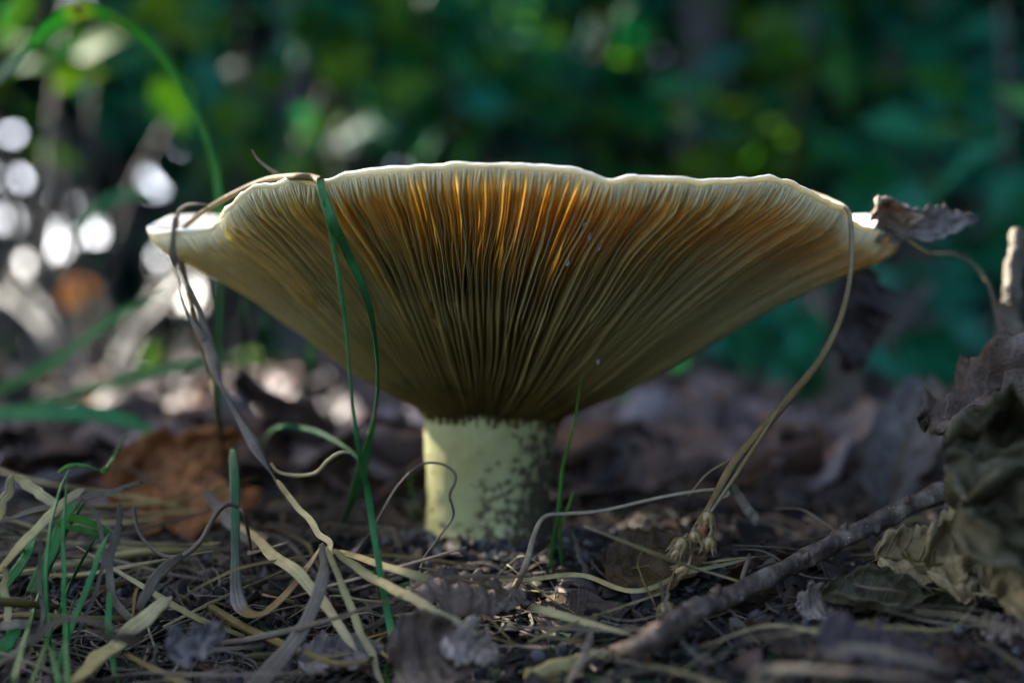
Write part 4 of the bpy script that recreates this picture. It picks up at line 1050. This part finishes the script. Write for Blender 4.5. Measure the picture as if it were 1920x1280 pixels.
leaf_thing('ragged grey leaf scrap under the folded blade', 'leaf_grey', G(315, 1235, .001), (.6, .2, .2), (0, -.7, .8), .010, .004, petiole=.0, crumple=.0015, roll=.8, bend=.2, veins=5, vein_amp=.0004, edge=.7, seed=53)
leaf_thing('grey papery leaf flat on the soil before the mauve blade', 'leaf_grey', G(560, 1250, .001), (1, .3, .05), (0, -.3, 1), .016, .007, petiole=.0, crumple=.0010, roll=.4, bend=.1, veins=6, vein_amp=.0004, edge=.3, seed=55)
leaf_thing('orange leaf lit behind the green blades', 'leaf_brown', G(355, 775, .006), (1, .2, .25), (0, -.8, .6), .035, .014, petiole=.1, crumple=.003, roll=.7, bend=.2, veins=6, vein_amp=.0005, edge=.2, seed=57)
leaf_thing('bright orange leaf caught in the lime-green seedling', 'leaf_orange', P(112, 556, .9), (1, .1, .25), (0, -.9, .4), .026, .011, petiole=.3, crumple=.002, roll=.5, bend=.2, veins=6, vein_amp=.0004, edge=.2, seed=59)

# --- individual straws and green blades near the camera -------------------------------------
SB = [
 ((('g', 628, 1085, .006), ('g', 760, 1135, .006), ('g', 900, 1178, .006), ('g', 1000, 1200, .006), ('g', 1190, 1258, .006)), 11, 'straw', 'long pale flattened straw running from the tangle past the shell-like leaf'),
 ((('g', 790, 1122, .006), ('g', 950, 1142, .006), ('g', 1090, 1135, .006), (1190, 1108, .262), (1290, 1072, .268), (1420, 1043, .275)), 6, 'straw', 'slender yellow straw curving up behind the seed capsules'),
 ((('g', 440, 1035, .007), ('g', 520, 1110, .007), ('g', 600, 1190, .007), ('g', 668, 1295, .007)), 14, 'straw', 'broad pale straw slanting under the brown ribbon'),
 (((130, 1300, .196), (225, 1205, .212), (322, 1115, .230)), 22, 'straw', 'widest cream straw blade with fine lengthwise veins'),
 (((-15, 1085, .235), (48, 1015, .238), (118, 945, .240), (160, 915, .242)), 12, 'straw', 'stout yellow culm kinked above the soil beside the green pair'),
 (((28, 893, .262), (70, 922, .258), (118, 955, .252)), 12, 'straw', 'short broken culm leaning on the kinked yellow culm'),
 (((-20, 1010, .27), (5, 950, .268), (26, 890, .266)), 13, 'straw', 'blurred upright culm meeting the short broken culm'),
 (((-15, 980, .258), (100, 948, .258), (190, 925, .258), (280, 898, .258)), 7, 'straw_grey', 'straight grey-tan straw crossing in front of the russet leaf'),
 (((8, 1060, .232), (10, 1110, .228), (20, 1180, .222), (48, 1238, .216)), 9, 'straw', 'pale bent culm hanging below the kinked yellow culm'),
 (((-10, 1180, .215), (30, 1170, .216), (70, 1178, .217)), 11, 'straw_grey', 'flat grey straw stub beside the pale bent culm'),
 (((-15, 1260, .20), (30, 1220, .21), (65, 1185, .22)), 7, 'straw_grey', 'thin grey straw rising below the flat stub'),
 (((76, 1002, .232), (74, 1090, .225), (78, 1165, .218), (50, 1230, .208), (25, 1300, .2)), 5, 'straw_grey', 'mauve bent stalk standing beside the green pair'),
 (((150, 930, .245), (182, 968, .242), (192, 1030, .238), (188, 1085, .234), (165, 1140, .228), (140, 1210, .22)), 5, 'straw_grey', 'pinkish thin stem sagging behind the green pair'),
 (((228, 945, .25), (218, 1000, .247), (205, 1060, .243), (212, 1120, .238), (250, 1165, .232), (262, 1190, .229)), 10, 'straw_grey', 'grey twisted dry blade ending at the widest cream straw'),
 (((342, 1040, .262), (300, 1070, .258), (275, 1110, .253), (258, 1150, .248)), 14, 'straw_grey', 'brown curled ribbon of grass beside the widest cream straw'),
 (((612, 1025, .24), (650, 1120, .22), (690, 1215, .2), (725, 1310, .185)), 9, 'straw', 'blurred straw fanning from the tangle towards the green blade foot'),
 (((625, 1030, .243), (700, 1085, .23), (790, 1130, .222), (900, 1190, .214)), 12, 'straw', 'blurred yellow straw springing over the long flattened straw'),
 (((520, 900, .285), (560, 955, .278), (610, 1010, .268), (625, 1040, .262)), 8, 'straw', 'greenish dry culm feeding into the straw tangle'),
 (((385, 920, .32), (440, 985, .315), (520, 1040, .305)), 16, 'straw_grey', 'wide grey blade behind the folded green blade'),
 (((1410, 1290, .19), (1440, 1255, .192), (1600, 1262, .192), (1760, 1275, .19)), 12, 'straw_grey', 'out-of-focus grey straw bent low before the dark brown leaf'),
 (((1235, 1080, .25), (1262, 1180, .235), (1330, 1245, .225), (1400, 1195, .222), (1520, 1168, .222)), 7, 'straw_grey', 'greenish strand looping under the twig and back up'),
 (((1540, 1245, .2), (1590, 1215, .2), (1680, 1225, .198), (1790, 1260, .195)), 10, 'straw_grey', 'arched greenish dry blade before the ochre leaf roll'),
 (((1370, 905, .30), (1400, 955, .30), (1425, 980, .30)), 12, 'straw_grey', 'grey dry blade tip lying beyond the seed stalk'),
 (((1210, 1012, .27), (1196, 1055, .266), (1215, 1110, .26), (1245, 1165, .25)), 4, 'straw_brown', 'thin olive loop of grass beside the seed capsules'),
 (((1075, 1000, .30), (1085, 1040, .296), (1105, 1090, .288)), 9, 'straw_grey', 'pale frayed straw standing near the thin bright blade'),
 (((1060, 1290, .2), (1095, 1230, .21), (1110, 1180, .215)), 9, 'straw_grey', 'lilac dry blade tip rising beside the split wood'),
 (((330, 1125, .25), (440, 1070, .262), (560, 1045, .272), (660, 1038, .28)), 4, 'straw_brown', 'thin brown stem threading behind the folded blade'),
 (((650, 1040, .285), (780, 1045, .287), (900, 1062, .288)), 4, 'straw_brown', 'fine straight brown stem lying before the stem foot'),
 (((820, 1075, .262), (880, 1130, .248), (965, 1205, .235)), 3, 'straw_brown', 'thin reddish stem slanting over the ridged leaf'),
 (((735, 1098, .262), (790, 1092, .264), (828, 1078, .264)), 5, 'grass_teal', 'pale green blade scrap lying on the ridged leaf'),
]
for (pts, hw, mat, lab) in SB:
    pts_ = PP(*pts); dm = pts_[len(pts_) // 2].y + D
    hh = W(hw * .8, dm)
    blade_obj('dry_straw', pts_, [(0, hh * .25), (.05, hh * .7), (.3, hh), (.7, hh * .95), (.92, hh * .7), (1, hh * .12)], mat, lab, 'straw', n=40, fold=.3 if hw > 8 else .6, thick=hh * .25, wave=.0005, seed=len(lab) * 1.7, twist=[(0, .5), (1, -.3 + (len(lab) % 5) * .25)])
GB = [
 (((30, 1290, .25), (70, 1130, .262), (120, 1010, .272), (165, 930, .28)), 13, 'grass', 'broad shaded blade slanting behind the kinked culm'),
 (((60, 1300, .25), (110, 1150, .258), (150, 1060, .266), (180, 1005, .27)), 11, 'grass', 'narrow shaded blade behind the slanting green blade'),
 (((-10, 1120, .27), (40, 1060, .275), (70, 1000, .28)), 12, 'grass', 'dark blade tip under the kinked yellow culm'),
 (((112, 1300, .205), (92, 1180, .213), (88, 1080, .219), (96, 990, .224), (112, 925, .227), (128, 878, .229)), 8, 'grass_teal', 'paler outer blade of the upright green pair'),
 (((128, 1300, .206), (124, 1180, .213), (121, 1080, .219), (121, 980, .224), (127, 882, .2285)), 8, 'grass_teal', 'inner straight blade of the upright green pair'),
 (((110, 886, .228), (128, 874, .2285), (150, 872, .229), (192, 882, .230)), 4, 'grass_bright', 'short green tip lying across the top of the green pair'),
 (((190, 884, .231), (205, 872, .2315), (222, 840, .232), (238, 806, .2325)), 6, 'grass_bright', 'pointed green shoot rising from the tip of the green pair'),
 (((105, 1265, .205), (140, 1160, .216), (172, 1085, .224), (190, 1030, .229), (208, 994, .232)), 7, 'grass_teal', 'green blade slanting behind the inner blade of the pair'),
 (((106, 980, .245), (150, 992, .246), (205, 1010, .247)), 6, 'grass_bright', 'small fresh blade lying behind the green pair'),
 (((128, 968, .247), (170, 980, .248), (215, 1002, .249)), 8, 'grass_bright', 'second fresh blade beside the grey twisted dry blade'),
 (((206, 1110, .232), (204, 1170, .225), (212, 1240, .216), (226, 1310, .206)), 7, 'grass_teal', 'green blade disappearing under the widest cream straw'),
 (((60, 1110, .26), (95, 1040, .265), (130, 960, .27), (150, 940, .272)), 14, 'grass', 'dark broad blade in shade behind the green pair'),
 (((-10, 1240, .21), (20, 1200, .215), (45, 1165, .22)), 14, 'grass', 'dark green blade base low beside the pale bent culm'),
 (((-30, 745, .48), (100, 682, .47), (210, 602, .455), (312, 545, .44)), 13, 'grass', 'blurred green blade slanting up towards the white-edged lobe of the cap'),
 (((30, 770, .53), (180, 728, .51), (300, 695, .49), (445, 670, .46)), 12, 'grass', 'blurred green blade running level below the slanting one'),
 (((-30, 776, .40), (110, 774, .40), (220, 784, .40), (318, 822, .40)), 17, 'grass_teal', 'broad blue-green blade bowing down to the russet leaf'),
 ((('g', 460, 800), (462, 640, .45), (457, 555, .44)), 10, 'grass', 'upright green blade just under the cap slope'),
 ((('g', 492, 790), (497, 660, .46), (494, 580, .45)), 9, 'grass', 'second upright green blade under the cap slope'),
 ((('g', 285, 800), (325, 660, .5), (372, 575, .48)), 9, 'grass', 'blurred green blade leaning under the white-edged lobe'),
 (((150, 440, .62), (190, 385, .62), (235, 368, .62), (295, 364, .62)), 10, 'grass_teal', 'dull teal blade arched among the bright gaps'),
 ((('g', 1255, 912), (1160, 838, .46), (1100, 800, .46), (1066, 785, .46)), 14, 'grass', 'blurred green blade lying beyond the thin bright blade'),
 (((1160, 700, .6), (1180, 770, .58), ('g', 1215, 815)), 10, 'grass', 'short blurred green blade under the cap slope beyond the stem'),
 (((590, 640, .5), (575, 700, .48), ('g', 568, 800)), 9, 'grass', 'green blade fading into shade behind the twisted grey blade'),
 (((730, 1300, .2), (722, 1260, .205), (730, 1230, .21)), 4, 'grass_bright', 'bright green sprig at the foot of the slim blade'),
 (((690, 1085, .26), (700, 1075, .262), (712, 1068, .264)), 6, 'grass_bright', 'tiny vivid green leaf in the straw tangle'),
]
for (pts, hw, mat, lab) in GB:
    pts_ = PP(*pts); dm = pts_[len(pts_) // 2].y + D
    hh = W(hw, dm)
    blade_obj('grass_blade', pts_, [(0, hh * .8), (.4, hh), (.75, hh * .85), (1, hh * .08)], mat, lab, 'grass blade', n=44, fold=.3, twist=[(0, .1), (1, .25 + (len(lab) % 4) * .12)], wave=.0003, seed=len(lab) * .9)

# ================================================================== LITTER
# dead leaves scattered on the woodland floor behind (shared meshes)
LM = []; LS = []
for q in range(7):
    V, Fc, _ = leafsheet(.05, .016, roll=rnd.uniform(.2, 1.4), bend=rnd.uniform(-.8, .8), crumple=.0035, vein_amp=.001, edge=.25, seed=100 + q, nu=14, nv=9)
    LM.append(mesh_py('fallen_leaf', V, Fc)); LS.append(mesh_py('leaf_scrap', V, Fc))
def scatter_leaf(x, y, sc, lab, grp, ms=None, mat='litter_obj', nm='fallen_leaf'):
    o = link(nm, (ms or LM)[rnd.randrange(7)], M[mat], None, lab, 'dead leaf', grp)
    o.location = (x, y, gz(x, y) + .004 * sc)
    o.rotation_euler = (rnd.gauss(0, .35), rnd.gauss(0, .3), rnd.uniform(0, 6.28)); o.scale = (sc, sc * rnd.uniform(.8, 1.3), sc)
for i in range(150):
    d = .44 + 2.3 * rnd.random() ** 1.8
    x = rnd.uniform(-.46, .46) * d
    scatter_leaf(x, d - D, rnd.uniform(.7, 1.5), 'blurred fallen leaf on the woodland floor beyond the mushroom', 'fallen leaves on the floor beyond the mushroom')
for i in range(60):
    d = rnd.uniform(.20, .42); x = rnd.uniform(-.42, .42) * d
    if math.hypot(x - STEM_X, d - D) < .03: continue
    scatter_leaf(x, d - D, rnd.uniform(.16, .38), 'small withered leaf scrap lying loose on the dark soil round the stem', 'leaf scraps round the stem', LS, 'scrap', 'leaf_scrap')

def clone_straws():
    protos = []
    for q in range(6):
        pts = [(0, 0, 0), (.012, rnd.gauss(0, .002), .001), (.026, rnd.gauss(0, .004), rnd.uniform(0, .003)), (.042, rnd.gauss(0, .006), 0)]
        path = spline(pts, 20); V, Fc = blade(path, np.interp(np.linspace(0, 1, 20), [0, .5, 1], [.0005, .0006, .0002]), np.linspace(0, rnd.uniform(-2, 2), 20), .5, .00015)
        me = mesh_py('loose_straw', V, Fc); add_uv(me, 20, 10); protos.append(me)
        me.materials.append(M[('straw', 'straw_grey', 'straw_brown', 'straw_grey', 'straw', 'straw_grey')[q]])
    for i in range(250):
        if i < 170:
            d = rnd.uniform(.19, .34); px_ = rnd.choice((rnd.uniform(-40, 760), rnd.uniform(-40, 760), rnd.uniform(700, 1960)))
        else:
            d = rnd.uniform(.2, .5); px_ = rnd.uniform(-60, 1980)
        x = (px_ - 960) / F * d; y = d - D
        if math.hypot(x - STEM_X, y) < .055: continue
        o = link('loose_straw', protos[rnd.randrange(6)], None, None, 'short loose dry straw strewn over the soil', 'straw', 'loose straws strewn over the soil')
        o.location = (x, y, gz(x, y) + rnd.uniform(.001, .009)); o.rotation_euler = (rnd.uniform(0, 6), rnd.gauss(0, .14), rnd.uniform(0, 6.28)); s_ = rnd.uniform(.6, 1.7) if px_ < 660 else rnd.uniform(.4, .8); o.scale = (s_, s_, s_)
clone_straws()

def litter_stuff():
    # curled flakes: thousands, growing larger with distance so that the floor reads as leaf litter
    n = 9000
    d = np.concatenate([.17 + .30 * rng.random(4200), .42 + 4.2 * rng.random(4800) ** 2.0])
    x = rng.uniform(-.5, .5, n) * d; x[:4200] = rng.uniform(-.44, .44, 4200) * d[:4200]
    y = d - D
    size = np.concatenate([rng.uniform(.0022, .0085, 4200), rng.uniform(.02, .05, 4800)])
    k = np.hypot(x - STEM_X, y) > .0185
    x, y, size = x[k], y[k], size[k]; n = len(x)
    z = np.array([gz(float(a), float(b)) for a, b in zip(x, y)])
    th = rng.uniform(0, 6.28, n); tilt = rng.normal(0, .45, n); tilt2 = rng.normal(0, .4, n)
    X = np.stack([np.cos(th) * np.cos(tilt), np.sin(th) * np.cos(tilt), np.sin(tilt)], 1)
    Nn = np.stack([rng.normal(0, .35, n), rng.normal(0, .35, n), np.ones(n)], 1)
    Y = np.cross(Nn, X); Y /= np.linalg.norm(Y, axis=1)[:, None]; Z = np.cross(X, Y)
    c = np.stack([x, y, z + size * .12], 1)
    us = [-.5, -.2, .15, .5]; ws = [.10, .30, .27, .05]
    grid = []
    curl = rng.uniform(-.35, .5, n)[:, None]
    for u, w_ in zip(us, ws):
        for v in (-1, 0, 1):
            s = size[:, None]
            jit = rng.normal(0, .06, (n, 3)) * s
            grid.append(c + X * u * s + Y * v * w_ * s * rng.uniform(.7, 1.3, (n, 1)) + Z * (curl * w_ * abs(v) * 1.6 - u * u * curl * .6) * s + jit)
    V = np.stack(grid, 1)
    tk = (size * .02)[:, None, None] * Z[:, None, :]
    VV = np.concatenate([V + tk, V - tk], 1).reshape(-1, 3)
    q = []
    for i in range(3):
        for j in range(2):
            a = i * 3 + j; q.append((a, a + 3, a + 4, a + 1)); q.append((12 + a, 12 + a + 1, 12 + a + 4, 12 + a + 3))
    for i in range(3):
        a = i * 3; q.append((a, 12 + a, 15 + a, a + 3)); a += 2; q.append((a, a + 3, 15 + a, 12 + a))
    for j in range(2):
        q.append((j, j + 1, 13 + j, 12 + j)); q.append((9 + j, 21 + j, 22 + j, 10 + j))
    VV = VV.reshape(n, 24, 3); far = y > .42 - D
    for sel, nm, mt, lab in ((~far, 'leaf_litter', 'litter', 'brown and grey crumbled leaf litter on the soil round the stem'), (far, 'woodland_leaves', 'litter_far', 'pinkish brown leaf litter spread over the floor of the wood')):
        v = VV[sel]
        Fc = ((np.arange(len(v)) * 24)[:, None, None] + np.array(q)[None]).reshape(-1, 4)
        link(nm, mesh_np(nm, v.reshape(-1, 3), Fc, True), M[mt], kind='stuff', label=lab, cat='leaf litter')
    # soil crumbs
    n = 14000
    d = .17 + .33 * rng.random(n) ** .9; x = rng.uniform(-.43, .43, n) * d; y = d - D
    m = 3500
    a_ = rng.uniform(0, 6.28, m); r_ = .0165 + np.abs(rng.normal(0, .012, m))
    x[:m] = STEM_X + r_ * np.sin(a_); y[:m] = -r_ * np.cos(a_)
    size = rng.uniform(.0004, .0017, n) * rng.uniform(.5, 1.3, n)
    size[:m] *= .62
    k = np.hypot(x - STEM_X, y) > .0155
    x, y, size = x[k], y[k], size[k]; n = len(x)
    z = np.array([gz(float(a), float(b)) for a, b in zip(x, y)])
    near = np.maximum(0, 1 - (np.hypot(x - STEM_X, y) - .0155) / .010) * .0022 * rng.random(n)
    c = np.stack([x, y, z + size * .3 + near], 1)
    ico = np.array([(0, 0, 1), (.9, 0, .3), (.28, .85, .3), (-.73, .53, .3), (-.73, -.53, .3), (.28, -.85, .3), (.3, .4, -.8), (-.4, -.1, -.8), (.3, -.4, -.8)])
    fi = np.array([(0, 1, 2), (0, 2, 3), (0, 3, 4), (0, 4, 5), (0, 5, 1), (1, 6, 2), (2, 6, 3), (3, 6, 7), (3, 7, 4), (4, 7, 5), (5, 7, 8), (5, 8, 1), (1, 8, 6), (6, 8, 7)])
    V = c[:, None, :] + ico[None] * size[:, None, None] * rng.uniform(.55, 1.3, (n, 9, 1))
    pale = np.hypot(x - STEM_X, y) < .030
    for sel, nm, mt, lab in ((~pale, 'soil_crumbs', 'crumb', 'dark soil crumbs scattered over the woodland floor'), (pale, 'mould_crumbs', 'crumb_pale', 'pale grey crumbs of mould heaped round the stem foot')):
        v = V[sel]; m_ = len(v)
        Fc = ((np.arange(m_) * 9)[:, None, None] + fi[None]).reshape(-1, 3)
        link(nm, mesh_np(nm, v.reshape(-1, 3), Fc, False), M[mt], kind='stuff', label=lab, cat='soil crumbs')
    # fine root fibres and grass shreds
    n = 1500; ns = 9
    d = .17 + .30 * rng.random(n); px_ = np.where(rng.random(n) < .5, rng.uniform(-60, 800, n), rng.uniform(-60, 1980, n)); x = (px_ - 960) / F * d; y = d - D
    k = np.hypot(x - STEM_X, y) > .022
    x, y = x[k], y[k]; n = len(x)
    th = rng.uniform(0, 6.28, n); ln = rng.uniform(.006, .032, n); curv = rng.normal(0, 1.4, n); hgt = np.abs(rng.normal(0, .0028, n)); rad = rng.uniform(.00010, .00038, n)
    rings = []
    t = np.linspace(0, 1, ns)
    px0, py0 = x.copy(), y.copy()
    for i in range(ns):
        a = th + curv * t[i]
        if i:
            px0 = px0 + np.cos(a) * ln / (ns - 1); py0 = py0 + np.sin(a) * ln / (ns - 1)
        zz = np.array([gz(float(p), float(q)) for p, q in zip(px0, py0)]) + .0004 + hgt * math.sin(math.pi * t[i]) + .0006 * rng.random(n)
        c = np.stack([px0, py0, zz], 1)
        sd = np.stack([-np.sin(a), np.cos(a), np.zeros(n)], 1); rr = (rad * (1 - .6 * t[i]))[:, None]
        rings.append(np.stack([c + sd * rr, c + np.array([0, 0, 1.0]) * rr, c - sd * rr, c - np.array([0, 0, 1.0]) * rr], 1))
    V = np.stack(rings, 1).reshape(-1, 3)
    q = []
    for i in range(ns - 1):
        for j in range(4):
            q.append((i * 4 + j, i * 4 + (j + 1) % 4, i * 4 + 4 + (j + 1) % 4, i * 4 + 4 + j))
    Fc = ((np.arange(n) * ns * 4)[:, None, None] + np.array(q)[None]).reshape(-1, 4)
    link('root_fibres', mesh_np('root_fibres', V, Fc, True), M['fibre'], kind='stuff', label='tangle of fine dry root fibres and grass shreds on the soil', cat='plant fibres')
litter_stuff()
